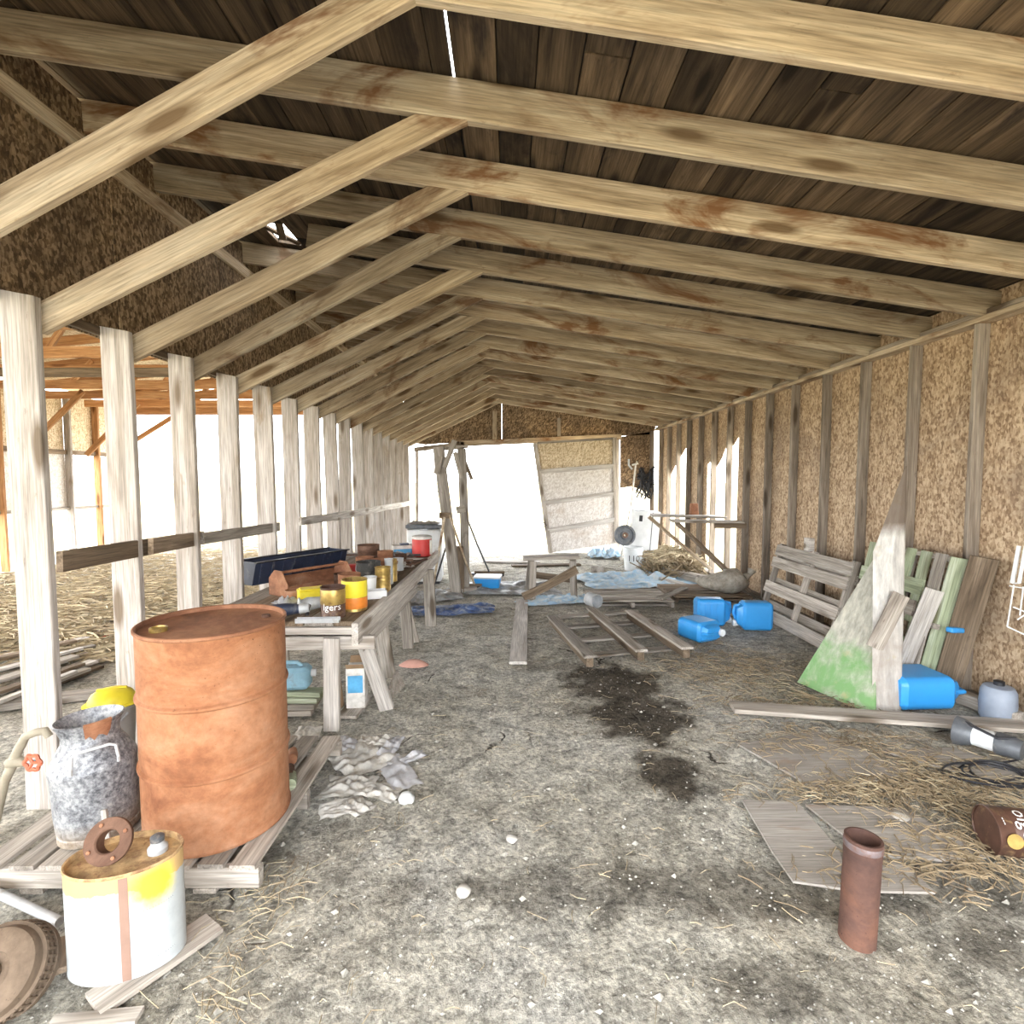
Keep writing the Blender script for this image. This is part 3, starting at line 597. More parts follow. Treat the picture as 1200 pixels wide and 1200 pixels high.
# ================================================================== loose boards of the lumber heap in the side bay
for k in range(15):
    lay, row = divmod(k, 5); y0 = 775 + 15 * row + 4 * lay; y1 = 744 + 9 * row + 3 * lay; z = .012 + .034 * lay
    w_ = (.05, .10, .075)[(row + lay) % 3]; mt = ('grey', 'brownw', 'pale')[(row + 2 * lay) % 3]; a = G(-30 - 12 * lay, y0, z); b = G(118 - 14 * lay + 8 * (row % 2), y1, z); a.z = b.z = z
    lb = '%s %s in the lumber heap, %s' % ({'grey': 'grey', 'brownw': 'dark brown', 'pale': 'pale'}[mt], {.05: 'thin lath', .10: 'broad plank', .075: 'sawn board'}[w_], ('bottom', 'middle', 'top')[lay] + ' layer, ' + ('at the back edge', 'next to the back edge', 'along the middle', 'next to the near edge', 'at the near edge')[row])
    tag(board('lumber_board', a, b, w_, .024, mt, None), lb, 'board', 'boards of the lumber heap in the side bay')
tag(board('lumber_board', V(-5.2, 5.45, .012), V(-3.2, 5.55, .012), .05, .025, 'pale', None), 'long pale board lying along the back of the lumber heap', 'board')
tag(board('lumber_board', V(-4.9, 5.22, .012), V(-3.3, 5.38, .012), .03, .02, 'red', None), 'thin faded red strip lying on the lumber heap', 'strip')
tag(board('lumber_board', V(-3.6, 3.62, .02), V(-2.75, 3.98, .02), .12, .05, 'grey', None), 'thick weathered timber at the near edge of the lumber heap', 'timber')
for k, (px, py, sz, rz) in enumerate(((95, 785, (.20, .16, .15), .3), (125, 780, (.16, .2, .13), -.3), (30, 808, (.26, .18, .14), .2))):
    t = thing('wood_block', ['pale cut wood block standing in the lumber heap', 'pale wood block leaning beside another in the lumber heap', 'flat wooden block at the end of the lumber heap'][k], 'wood block', V((-2.72, -2.62, -4.3)[k], (4.75, 4.35, 3.7)[k], sz[2] / 2 + (.0, .0, 0)[k]), (0, 0, rz))
    MB().rbox((0, 0, 0), sz, .012).build('block', 'pale', t)
    MB().box((0, -sz[1] / 2 - .006, 0), (sz[0] * .9, .012, .05)).build('cleat', 'grey', t)

# ================================================================== workbench
t = thing('workbench', 'long makeshift plank workbench loaded with rusty tins and tools', 'workbench', (-1.45, 4.6, 0)); wbL = t.location
def wbb(name, a, b, w, th, mat='grey', up=(0, 0, 1), **k): return board(name, Vector(a) - wbL, Vector(b) - wbL, w, th, mat, t, up=up, **k)
for k in range(6):
    x0 = -1.03 - .185 * k; wbb('top_plank', (x0, 3.28 + R.uniform(0, .05), .685), (x0 + .04, 6.5, .685), .178, .03, 'grey' if k % 2 else 'brownw', warp=.006)
wbb('front_beam', (-.955, 3.22, .645), (-.895, 6.5, .655), .14, .04, 'pale', up=(1, 0, 0))  # paler wood stands in for light falling on the beam's side
wbb('front_rail', (-.985, 3.45, .50), (-.93, 5.2, .52), .085, .035, 'pale', up=(1, 0, 0))
wbb('end_board', (-2.05, 3.27, .655), (-.98, 3.27, .655), .045, .03, 'pale', up=(0, 1, 0))
wbb('cross_beam', (-2.05, 3.33, .55), (-.86, 3.33, .565), .085, .04, 'pale', up=(0, 1, 0))
wbb('cross_beam', (-2.05, 3.42, .61), (-1.0, 3.42, .61), .06, .05, 'brownw')
wbb('leg', (-1.135, 3.30, 0), (-1.125, 3.30, .60), .10, .04, 'pale', up=(0, -1, 0))
wbb('leg', (-.86, 3.62, 0), (-.98, 3.48, .55), .10, .045, 'pale', up=(0, -1, 0))
wbb('leg', (-.98, 4.22, 0), (-1.02, 4.05, .6), .11, .045, 'grey', up=(0, -1, 0))
wbb('leg', (-.96, 4.95, 0), (-1.0, 4.95, .6), .10, .045, 'grey', up=(0, -1, 0))
wbb('leg', (-.93, 5.15, 0), (-1.03, 4.98, .58), .08, .04, 'grey', up=(0, -1, 0))
wbb('leg', (-.86, 5.72, 0), (-.885, 5.72, .62), .12, .05, 'grey', up=(0, -1, 0))
for y0 in (3.32, 4.6, 6.3): wbb('leg', (-2.0, y0, 0), (-2.0, y0, .66), .10, .04, 'grey', up=(0, -1, 0))
BT = .702                                                       # bench top
def bench_at(px, py): return G(px, py, BT)

def open_can(name, label, loc, r, h, body, label_mat=None, txt=None, ang=-PI / 2, rot=(0, 0, 0), group=None, handle=False, z0=.25, z1=.8, cat='tin can', size=None):
    t = thing(name, label, cat, loc, rot, group)
    prof = [(r - .002, 0), (r + .002, .002), (r + .002, .006), (r, .009)]
    for f in (.3, .36, .42, .58, .64, .7) if not label_mat else (): prof += [(r, h * f - .004), (r - .002, h * f), (r, h * f + .004)]
    prof += [(r, h - .006), (r + .003, h - .003), (r + .003, h), (r - .002, h), (r - .003, .006), (.001, .005)]
    MB().lathe(prof, 28, close=False).build('can_body', body, t, smooth=True)
    if label_mat: MB().lathe([(r + .0005, h * z0), (r + .0012, h * z0 + .002), (r + .0012, h * z1 - .002), (r + .0005, h * z1)], 28, close=False).build('paper_label', label_mat, t, smooth=True)
    if txt: ring_text(txt, size or h * .3, r + .001, h * .38, ang, t)
    if handle: MB().tube([V(r + .004, 0, h * .85)] + [V(math.cos(a) * (r + .006), -.03 - .02 * math.sin(a), h * .85 - math.sin(a) * h * .45) for a in [PI * q / 8 for q in range(1, 8)]] + [V(-r - .004, 0, h * .85)], .0025, 6).build('bail_handle', 'lgrey', t)
    return t
open_can('coffee_tin', 'dented brown and gold coffee tin with white lettering on the bench', bench_at(391, 722), .078, .20, 'browntin', 'gold', 'lgers', -1.35, z0=.45, z1=.93, size=.062)
t_ = open_can('coffee_tin', 'yellow and orange striped tin beside the brown coffee tin', bench_at(416, 714), .085, .215, 'gold', 'yellow', None, z0=.45, z1=.97)
MB().lathe([(.086, .02), (.0868, .024), (.0868, .09), (.086, .094)], 28, close=False).build('paper_label', 'orangetin', t_, smooth=True)
open_can('tin_can', 'rusty open tin holding scraps behind the yellow tin', bench_at(410, 697) , .085, .17, 'rustmid')
open_can('tin_can', 'tall ribbed gold tin near the bench front', bench_at(449, 693), .062, .20, 'gold')
open_can('paint_tin', 'black paint tin with pale rim at the middle of the bench', bench_at(424, 693) + V(0, .22, 0), .10, .21, 'rubber', handle=True, cat='paint tin')
open_can('paint_tin', 'rusty paint tin with wire handle at the middle of the bench', bench_at(447, 680), .10, .19, 'rustmid', handle=True, cat='paint tin')
open_can('paint_tin', 'battered brown paint tin behind the black one', bench_at(437, 676) + V(-.1, .15, 0), .09, .17, 'rustdark', handle=True, cat='paint tin')
open_can('paint_tin', 'rusty bucket tipped beside the black trough', bench_at(420, 666) + V(.08, .1, .0), .11, .23, 'rustdark', cat='bucket')
for k, (px, py, lb) in enumerate(((459, 672, 'small rusty tin with paper label toward the far bench end'), (466, 668, 'grey oil tin toward the far bench end'), (443, 662, 'low rusty tin among scrap at the bench back'))):
    open_can('tin_can', lb, bench_at(px, py), .06, .12, ('rustmid', 'lgrey', 'rustdark')[k], 'offwhite' if k == 0 else None)
for k, (px, py, lb, mt, r_, h_) in enumerate(((403, 690, 'squat dark tin among scraps behind the coffee tins', 'rustdark', .075, .13), (428, 678, 'brown tin with dented side behind the white cup', 'rustmid', .08, .2), (456, 684, 'narrow pale spray tin near the bench front', 'lgrey', .035, .22), (461, 681, 'narrow gold spray tin next to the pale one', 'gold', .035, .2), (437, 668, 'wide rusty pan tin at the bench back', 'rustdark', .13, .09), (452, 669, 'tall rusty tin beyond the wire handled paint tin', 'rustmid', .075, .2), (470, 661, 'small dark tin beside scrap straps', 'rustdark', .06, .11), (345, 703, 'low brown tin beside the tool caddy', 'rustmid', .06, .08))):
    open_can('tin_can', lb, bench_at(px, py), r_, h_, mt)
t = thing('plastic_cup', 'white plastic cup on the bench front', 'cup', bench_at(434, 697))
MB().lathe([(.042, 0), (.052, .14), (.055, .142), (.050, .142), (.040, .006), (.001, .006)], 24, close=False).build('cup_body', 'white', t, smooth=True)
MB().lathe([(.053, .136), (.056, .138), (.056, .144), (.052, .146)], 24, close=False).build('rim', 'white', t, smooth=True)
t = thing('plastic_tray', 'small shallow white tray at the bench edge', 'tray', bench_at(442, 700) + V(0, 0, 0), (0, 0, .3))
MB().rbox((0, 0, .004), (.13, .09, .008), .01).build('tray_floor', 'white', t)
for (cx, cy, dx, dy) in ((.067, 0, .006, .1), (-.067, 0, .006, .1), (0, .047, .13, .006), (0, -.047, .13, .006)): MB().box((cx, cy, .03), (dx, dy, .06)).build('tray_side', 'white', t)
t = thing('plastic_box', 'bright yellow plastic case on the bench', 'case', bench_at(366, 704), (0, 0, .5))
MB().rbox((0, 0, .045), (.20, .15, .09), .015).build('case_body', 'yellow', t, smooth=True)
MB().rbox((0, 0, .094), (.17, .12, .012), .01).build('case_lid', 'yellow', t, smooth=True)
t = thing('metal_bar', 'flat light grey metal channel on the bench near edge', 'metal bar', bench_at(373, 729) + V(0, 0, 0), (0, 0, .05))
MB().box((0, 0, .003), (.27, .04, .006)).build('web', 'lgrey', t)
for s_ in (-1, 1): MB().box((0, s_ * .019, .015), (.27, .004, .03)).build('flange', 'lgrey', t)
t = thing('tool_tray', 'long rust brown steel tool caddy with upright ends on the bench', 'tool caddy', bench_at(366, 694) + V(-.03, .1, 0), (0, 0, .95))
m = MB(); m.prism([(-.30, -.13, 0), (.30, -.13, 0), (.30, -.13, .09), (-.30, -.13, .09)], (0, .006, 0)); m.build('side_wall', 'rustmid', t)
MB().prism([(-.30, .124, 0), (.30, .124, 0), (.30, .124, .13), (-.30, .124, .13)], (0, .006, 0)).build('side_wall', 'rustmid', t)
MB().box((0, 0, .004), (.60, .25, .008)).build('tray_floor', 'rustmid', t)
for s_ in (-1, 1): MB().prism([(s_ * .3, -.13, 0), (s_ * .3, .13, 0), (s_ * .3, .13, .13), (s_ * .3, .05, .20), (s_ * .3, -.05, .20), (s_ * .3, -.13, .10)], (.006, 0, 0)).build('end_plate', 'rustmid', t)
MB().tube([(-.3, 0, .18), (.3, 0, .18)], .012, 8).build('carry_bar', 'rustmid', t)
for x0 in (-.2, -.14): MB().box((x0, .131, .09), (.03, .003, .06)).build('slot', 'ink', t)
t = thing('trough', 'long dark blue plastic trough lying behind the tool caddy', 'trough', bench_at(352, 684) + V(-.18, .38, 0), (0, 0, 1.05))
for s_ in (-1, 1):
    MB().prism([(-.5, s_ * .07, .0), (.5, s_ * .07, .0), (.5, s_ * .13, .20), (-.5, s_ * .13, .20)], (0, .005, 0)).build('side_wall', 'navy', t)
    MB().prism([(s_ * .5, -.07, 0), (s_ * .5, .07, 0), (s_ * .5, .13, .2), (s_ * .5, -.13, .2)], (.005, 0, 0)).build('end_wall', 'navy', t)
    MB().box((0, s_ * .14, .20), (1.02, .03, .012)).build('rim', 'black', t)
MB().box((0, 0, .004), (1.0, .14, .008)).build('trough_floor', 'navy', t)
for k in range(9): MB().box((-.44 + .11 * k, -.105, .10), (.02, .012, .18), Matrix.Rotation(.29, 3, 'X')).build('rib', 'navy', t)
t = thing('fuel_tin', 'small red metal box between trough and tins', 'box', bench_at(404, 682) + V(0, .15, 0), (0, 0, .2))
MB().rbox((0, 0, .06), (.17, .12, .12), .012).build('box_body', 'red', t, smooth=True); MB().rbox((0, 0, .125), (.15, .1, .012), .01).build('box_lid', 'red', t)
t = thing('drink_cooler', 'red jug cooler with pale sides at the far bench end', 'cooler', V(-1.03, 6.2, BT), (0, 0, .2))
MB().lathe([(.10, 0), (.115, .01), (.115, .20), (.108, .215)], 24).build('cooler_body', 'red', t, smooth=True)
MB().lathe([(.117, .205), (.117, .235), (.09, .245), (.001, .247)], 24, close=False).build('cooler_lid', 'offwhite', t, smooth=True)
MB().rbox((.10, -.06, .11), (.03, .05, .17), .01).build('side_panel', 'offwhite', t)
t = thing('carton', 'crumpled blue and white carton beside the red cooler', 'carton', V(-1.28, 6.3, BT), (0, 0, .35))
MB().rbox((0, 0, .06), (.24, .18, .12), .01).build('carton_body', 'offwhite', t); MB().box((0, -.092, .05), (.23, .004, .06)).build('blue_stripe', 'cardblue', t); MB().box((.02, 0, .125), (.1, .1, .03)).build('lid_flap', 'navy', t)
# scrap iron and offcuts strewn over the bench
scr = [(455, 664), (462, 660), (472, 657), (452, 656), (480, 662), (441, 655), (433, 659), (470, 666), (486, 655), (477, 652), (428, 652), (447, 650), (460, 651), (489, 662)]
names = ['twisted dark scrap bar on the far half of the bench', 'flat rusty strap lying in the scrap on the bench', 'pale offcut lath on the far half of the bench']
for k, (px, py) in enumerate(scr):
    p = bench_at(px, py); p.y = min(p.y, 5.95); a = R.uniform(0, 3.1); L = R.uniform(.18, .42); d = V(math.cos(a), math.sin(a), 0) * L / 2; zz = .012 + .022 * (k % 4)
    if k % 3 == 0: o = MB().tube([p - d + V(0, 0, zz), p + V(.02, .01, zz + .01), p + d + V(0, 0, zz)], .011, 8).build('scrap_bar', 'dgrey', smooth=True)
    else: o = board('scrap_strip', p - d + V(0, 0, zz), p + d + V(0, 0, zz), .045, .014, ('x', 'rustdark', 'pale')[k % 3], None, warp=.008)
    tag(o, names[k % 3], 'scrap', 'scrap strewn on the bench')
t = thing('spray_gun', 'dark blue and grey grinder lying near the drum on the bench', 'tool', bench_at(333, 722), (0, 0, .2))
MB().tube([(-.10, 0, .045), (.02, 0, .045), (.10, 0, .045)], [.035, .042, .03], 14).build('motor_body', 'navy', t, smooth=True)
MB().tube([(.10, 0, .045), (.16, .0, .05)], [.036, .03], 14).build('gear_head', 'lgrey', t, smooth=True)
MB().tube([(.15, -.02, .005), (.15, .0, .045), (.15, .06, .05)], .012, 8).build('side_handle', 'black', t, smooth=True)
t = thing('pump_casting', 'grey cast metal pump body lying on the bench near the yellow case', 'pump', bench_at(366, 716) + V(.02, .02, 0), (0, 0, .5))
MB().tube([(-.11, 0, .05), (-.05, 0, .05), (.02, 0, .055), (.08, 0, .06), (.13, 0, .075)], [.03, .048, .04, .03, .036], 14).build('pump_barrel', 'lgrey', t, smooth=True)
MB().lathe([(.05, -.01), (.05, .0), (.03, .006)], 16, Matrix.Translation((-.11, 0, .05)) @ Matrix.Rotation(-PI / 2, 4, 'Y')).build('end_flange', 'lgrey', t, smooth=True)

# under the bench
for k in range(4):
    tag(board('plank', V(-2.0, 3.5 + .03 * k, .03 + .038 * k), V(-1.34 + .02 * k, 3.55, .03 + .038 * k), .16 - .02 * k, .034, 'greenw' if k > 1 else 'grey', None), ('bottom grey plank of the stack under the bench', 'second grey plank of the stack under the bench', 'third plank, greenish, of the stack under the bench', 'topmost greenish plank of the stack under the bench')[k], 'plank', 'planks stacked under the bench')
t = thing('water_jug', 'pale blue translucent water jug lying under the bench', 'jug', V(-1.50, 3.55, .255), (PI / 2 * .0, 0, .15))
MB().rbox((0, 0, 0), (.28, .15, .15), .05, seg=4).build('jug_body', 'bluepale', t, smooth=True); MB().tube([(.14, 0, .02), (.17, 0, .02)], .025, 12).build('cap', 'white', t, smooth=True)
MB().tube([(-.08, 0, .07), (-.05, 0, .10), (.05, 0, .10), (.08, 0, .07)], .014, 8).build('handle', 'bluepale', t, smooth=True)
t = thing('carton', 'small white carton with blue print behind the bench leg', 'carton', V(-1.07, 3.64, .021), (0, 0, .1))
MB().rbox((0, 0, .14), (.13, .13, .28), .006).build('carton_body', 'offwhite', t); MB().box((.0, -.067, .17), (.10, .003, .12)).build('blue_label', 'cardblue', t)
for s_ in (-1, 1): MB().prism([(-.06, s_ * .065, .28), (.06, s_ * .065, .28), (.06, s_ * .10, .32), (-.06, s_ * .10, .32)], (0, .003, 0)).build('flap', 'card', t)
t = thing('paper_sack', 'crumpled brown paper sack under the bench', 'sack', V(-1.23, 3.62, .0), (0, 0, -.2))
MB().rbox((0, 0, .12), (.11, .12, .24), .02, taper=.7).build('sack_body', 'card', t, smooth=True); MB().rbox((0, 0, .25), (.06, .03, .05), .008).build('twisted_neck', 'card', t)
tag(board('plank', V(-1.09, 3.46, .01), V(-1.07, 3.82, .01), .14, .02, 'grey', None), 'short flat board on the dirt below the bench leg', 'plank')
tag(MB().prism([G(452, 826) + V(0, 0, 0), G(473, 803), A(464, 785, 3.98), A(457, 800, 3.8)], (.012, .004, 0)).build('board_scrap', 'grey', loc=(0, 0, 0)), 'broken triangular board scrap leaning by the splayed bench leg', 'board scrap')

# ---- crumpled cloth and paper
def cloth(name, label, cat, c, w, d, amp, mat, rz=0.0, n=26, group=None, seed=0, fr=3.0, base=.004, stretch=1.0):
    vs = []; 
    for j in range(n + 1):
        for i in range(n + 1):
            u, v = i / n - .5, j / n - .5
            ex = 1 + .22 * noise.noise((u * 3, v * 3, seed + 5)); e = min(1, 4 * (.5 - max(abs(u), abs(v))) + .25)
            x, y = u * w * ex, v * d * (1 + .22 * noise.noise((u * 3, v * 3, seed + 9)))
            ri = abs(noise.noise((x * fr / w, y * fr / w * stretch * 1.6, seed))) + .35 * abs(noise.noise((x * fr / w * 2.6, y * fr / w * 2.6 * stretch, seed + 3)))
            vs.append((x * math.cos(rz) - y * math.sin(rz), x * math.sin(rz) + y * math.cos(rz), base + amp * .6 * ri * e))
    fs = [(j * (n + 1) + i, j * (n + 1) + i + 1, (j + 1) * (n + 1) + i + 1, (j + 1) * (n + 1) + i) for j in range(n) for i in range(n)]
    o = MB().add(vs, fs).build(name, mat, loc=c, smooth=True); o.data.set_sharp_from_angle(angle=3.1)
    return tag(o, label, cat, group)
cl = [('crumpled white cloth beside the pallet edge', (410, 922), .26, .2, .07, 'rag'), ('dusty cream cloth bundled by the bench foot', (425, 890), .34, .3, .10, 'rag'), ('pale grey rag rolled on the dirt behind the cream cloth', (458, 876), .24, .1, .08, 'raggrey'), ('thin dusty rag trailing over the dirt', (465, 905), .34, .16, .05, 'raggrey'), ('torn white rag next to the round white stone', (447, 928), .22, .13, .05, 'rag'), ('flat white paper scrap on the dirt', (392, 948), .14, .14, .015, 'offwhite'), ('grey striped rag tucked under the bench edge', (398, 875), .2, .2, .09, 'raggrey'), ('cream paper wad under the near bench leg', (360, 862), .24, .16, .08, 'offwhite'), ('small white rag beside the flat paper scrap', (418, 945), .16, .12, .05, 'rag'), ('dusty pale rag at the foot of the bench planks', (440, 868), .2, .14, .08, 'rag'), ('grey rag strip past the torn white rag', (478, 890), .22, .08, .05, 'raggrey')]
for k, (lb, (px, py), w, d, am, mt) in enumerate(cl): cloth('rag' if 'paper' not in lb else 'paper_scrap', lb, 'rag' if 'paper' not in lb else 'paper', G(px, py, 0), w, d, am, mt, rz=k * .7, seed=k * 13.7)
for k, (px, py, w, mt, lb) in enumerate(((345, 694, .2, 'rag', 'crumpled dirty rag at the bench back near the tool caddy'), (338, 706, .18, 'raggrey', 'grey rag lump beside the low brown tin'), (385, 704, .12, 'offwhite', 'white paper wad behind the yellow case'), (463, 652, .3, 'raggrey', 'grey plastic bag flattened on the far bench'), (447, 657, .25, 'offwhite', 'torn white wrapper on the far bench'), (476, 664, .2, 'rag', 'pale rag beside the far scrap straps'))):
    q_ = bench_at(px, py); q_.x = max(q_.x, -1.85); cloth('rag', lb, 'rag', q_, w, w * .8, .14, mt, rz=k, seed=200 + 7 * k, n=18)
def stone(name, label, c, r, mat, sq=.7, sd=0):
    import bmesh
    bm = bmesh.new(); bmesh.ops.create_icosphere(bm, subdivisions=2, radius=r)
    for v in bm.verts: v.co *= 1 + .25 * noise.noise(v.co / r * 1.2 + Vector((sd, sd, sd))); v.co.z *= sq
    me = bpy.data.meshes.new(name); bm.to_mesh(me); bm.free(); me.materials.append(M[mat]); me.polygons.foreach_set('use_smooth', [True] * len(me.polygons))
    o = bpy.data.objects.new(name, me); COL.objects.link(o); o.location = Vector(c) + V(0, 0, r * sq * .75); return tag(o, label, 'stone')
stone('stone', 'round white stone beside the torn rag', G(476, 940), .04, 'white', .75, 1)
stone('stone', 'small pale stone on open dirt amid straw bits', G(543, 1048), .03, 'stone', .7, 3)
stone('stone', 'flat whitish stone beside the drying crack', G(600, 985), .026, 'stone', .5, 5)
stone('stone', 'whitish flat chip lying beside the upright rusty pipe', G(1056, 962), .04, 'stone', .4, 8)
tag(MB().lathe([(.001, .045), (.06, .04), (.10, .02), (.13, .0), (.1, -.002)], 20, sy=.6, close=False).build('frisbee', 'pink', loc=G(485, 779, .0), smooth=True), 'faded pink plastic disc lying on the dirt', 'disc')
# ================================================================== middle of the shed
t = thing('hoist_frame', 'tall rough timber hoist frame standing beyond the bench end', 'frame', V(-.72, 7.35, 0)); L0 = t.location.copy()
def hb(name, a, b, w, th, mat='brownw', up=(0, -1, 0), **k): return board(name, Vector(a) - L0, Vector(b) - L0, w, th, mat, t, up=up, **k)
g1 = V(-.74, 7.3, 0); g2 = V(-.64, 7.55, 0)
hb('upright', g1, A(514, 524, 7.3), .15, .09, 'grey', warp=.03); hb('upright', g2, A(541, 526, 7.55), .12, .08, 'grey', warp=.02)
hb('upright', V(-.70, 7.42, 0), A(538, 640, 7.42), .12, .06, 'brownw')
hb('cross_piece', A(510, 527, 7.38), A(548, 523, 7.5), .09, .05, 'grey', up=(0, 0, 1))
hb('brace', A(521, 548, 7.25), A(533, 516, 7.25), .07, .04, 'grey'); hb('brace', A(533, 530, 7.5), A(541, 560, 7.5), .06, .04, 'grey')
hb('brace', A(536, 518, 7.6), A(553, 562, 7.6), .05, .04, 'brownw'); hb('brace', A(512, 555, 7.22), A(516, 535, 7.22), .08, .04, 'grey')
hb('gusset', A(535, 598, 7.48), A(545, 596, 7.48), .10, .03, 'grey'); hb('gusset', A(515, 604, 7.22), A(528, 604, 7.22), .08, .03, 'brownw')
hb('foot', V(-.90, 7.28, .03), V(-.50, 7.58, .03), .12, .06, 'grey', up=(0, 0, 1))
def broom(label, tip, top, mat, hw):
    tip = Vector(tip); top = Vector(top); t = thing('push_broom', label, 'broom', tip); d = top - tip
    MB().tube([V(0, 0, .06), d * .5, d], .014, 10).build('handle', mat, t, smooth=True)
    MB().rbox((0, 0, .07), (hw, .06, .035), .012).build('broom_head', 'brownw', t); MB().rbox((0, 0, .028), (hw * .96, .05, .055), .01).build('bristles', 'black', t)
broom('push broom with dark handle leaning on the hoist frame', (-.33, 8.7, 0), A(543, 596, 7.75), 'dgrey', .5)
broom('push broom with pale wooden handle leaning on the hoist frame', (-.50, 7.62, 0), A(527, 604, 7.05), 'rafter', .2)
tag(MB().tube([V(-1.05, 7.0, 0), A(521, 606, 7.15)], .016, 8).build('wooden_pole', 'rafter', smooth=True), 'pale wooden pole leaning on the hoist frame near the bench', 'pole')
tag(MB().tube([V(-1.12, 7.7, .0), A(523, 640, 7.4)], .013, 8).build('iron_rod', 'black', smooth=True), 'thin black iron rod leaning beside the white freezer', 'rod')
t = thing('chest_freezer', 'old white chest freezer beyond the bench end', 'freezer', V(-1.32, 8.3, 0), (0, 0, .06))
MB().rbox((0, 0, .44), (.52, .55, .80), .03).build('cabinet', 'white', t, smooth=True); MB().rbox((0, 0, .885), (.55, .58, .06), .02).build('lid', 'dgrey', t, smooth=True)
MB().box((0, 0, .02), (.46, .5, .04)).build('plinth', 'black', t); MB().rbox((0, -.285, .84), (.12, .03, .03), .008).build('handle', 'lgrey', t)
for k, (dx, lb) in enumerate(((-.12, 'crumpled grey rag on the freezer lid'), (.1, 'crumpled white rag on the freezer lid'))): cloth('rag', lb, 'rag', V(-1.32 + dx, 8.25, .916), .22, .3, .12, ('raggrey', 'rag')[k], seed=50 + k * 7, n=14)
t = thing('storage_bin', 'small blue storage bin with white lid beyond the hoist frame', 'bin', G(571, 692) + V(0, .2, 0), (0, 0, -.1))
MB().rbox((0, 0, .08), (.36, .26, .16), .03, taper=1.05).build('bin_body', 'blue', t, smooth=True); MB().rbox((0, 0, .17), (.40, .30, .025), .012).build('lid', 'white', t, smooth=True)
t = thing('sawhorse', 'low grey sawhorse with a diagonal timber across its legs', 'sawhorse', V(.55, 7.15, 0)); L0 = t.location.copy()
hb('top_plank', A(613, 654, 7.1), A(678, 652, 7.1), .24, .04, 'grey', up=(0, 0, 1))
for (a, b) in (((.30, 6.98, 0), (.32, 7.06, .50)), ((.86, 6.95, 0), (.85, 7.05, .50)), ((.26, 7.4, 0), (.3, 7.2, .50)), ((.90, 7.4, 0), (.87, 7.2, .50))): hb('leg', a, b, .09, .045, 'grey')
hb('diagonal_brace', (.18, 6.88, .06), (.89, 6.93, .42), .11, .05, 'brownw', warp=.02); hb('cross_rail', (.28, 7.22, .3), (.9, 7.22, .22), .09, .03, 'brownw')
tag(board('plank', G(612, 703, .012), G(607, 777, .012), .155, .024, 'pale', None, up=(0, 0, 1)), 'single straight plank lying along the shed floor before the sawhorse', 'plank')
# broken pallet
t = thing('broken_pallet', 'broken pallet with three heavy runners lying on the floor', 'pallet', V(1.1, 5.5, 0)); L0 = t.location.copy()
for (a, b) in ((G(647, 722, .13), G(692, 770, .13)), (G(693, 713, .13), G(752, 763, .13)), (G(738, 716, .13), G(806, 760, .13))):
    d = (b - a); hb('top_slat', a, b, .11, .022, 'grey', up=(0, 0, 1), warp=.004); hb('runner', a + V(0, .02, -.055), b + V(0, .02, -.055), .06, .075, 'brownw', up=(0, 0, 1))
for f in (.04, .34, .66, .97):
    a = G(647, 722, .012).lerp(G(692, 770, .012), f); b = G(738, 716, .012).lerp(G(806, 760, .012), f); e = (b - a).normalized()
    hb('bottom_slat', a - e * .06, b + e * .08, .10, .02, 'grey', up=(0, 0, 1))
t_ = open_can('tin_can', 'open tin lying on the broken pallet runner', G(694, 712, .145) + V(-.02, .12, .075), .075, .16, 'lgrey', rot=(PI / 2, 0, .5))
pallet('pallet', 'thin slatted pallet lying behind the broken pallet', (2.04, 6.45, 0), (0, .80, 0), (-1.02, 0, 0), 6, 'grey', sw=.085, bottom=2, th=.10)
pallet('pallet', 'dark slatted pallet beside the feed sack at the wall', (3.15, 6.75, 0), (0, .85, 0), (-1.0, 0, 0), 7, 'brownw', sw=.09, bottom=2, th=.09)
tag(board('plank', V(1.88, 6.55, .112), V(2.42, 7.2, .112), .10, .022, 'grey', None, up=(0, 0, 1)), 'narrow plank lying between the two slatted pallets', 'plank')
# tarps
tarps = [('crumpled pale blue tarp spread before the white bucket', (735, 680), 1.7, 1.3, .14, 'tarp'), ('bright blue tarp edge running toward the wall shelf', (800, 684), 1.2, .8, .05, 'tarp'), ('torn pale blue tarp strip behind the broken pallet', (668, 703), .9, .5, .10, 'tarp'), ('dusty grey plastic sheet around the sawhorse feet', (600, 690), 1.3, .9, .10, 'tarpgrey'), ('dark blue tarp heap behind the bench leg', (528, 716), 1.1, .5, .10, 'tarpdark'), ('grey plastic sheet bunched under the hoist frame', (500, 700), .9, .7, .12, 'tarpgrey'), ('small blue tarp bundle beside the white bucket', (708, 653), .6, .6, .3, 'tarp'), ('long torn blue plastic strip near the sawhorse', (640, 706), .8, .3, .06, 'tarp')]
for k, (lb, (px, py), w, d, am, mt) in enumerate(tarps): cloth('tarp', lb, 'tarp', G(px, py, 0), w, d, am * 1.7, mt, rz=(.3, -.3, .1, 0, .1, .4, 0, .3)[k], n=34, seed=100 + k * 9.1, fr=5)
# flat debris by the doorway
for k, (px, py, w, L, mt, lb) in enumerate(((640, 662, .18, 1.3, 'brownw', 'dark plank across the doorway threshold'), (600, 658, .25, 1.1, 'pale', 'pale sheet offcut by the doorway'), (700, 668, .22, .7, 'grey', 'short board lying near the small blue tarp bundle'), (560, 672, .1, .9, 'dgrey', 'dark strip by the doorway beside the pale offcut'))):
    p = G(px, py, .012); a = (.1, -.1, 1.4, .2)[k]; d = V(math.cos(a), math.sin(a), 0) * L / 2; tag(board('plank', p - d, p + d, w, .024, mt, None), lb, 'plank')

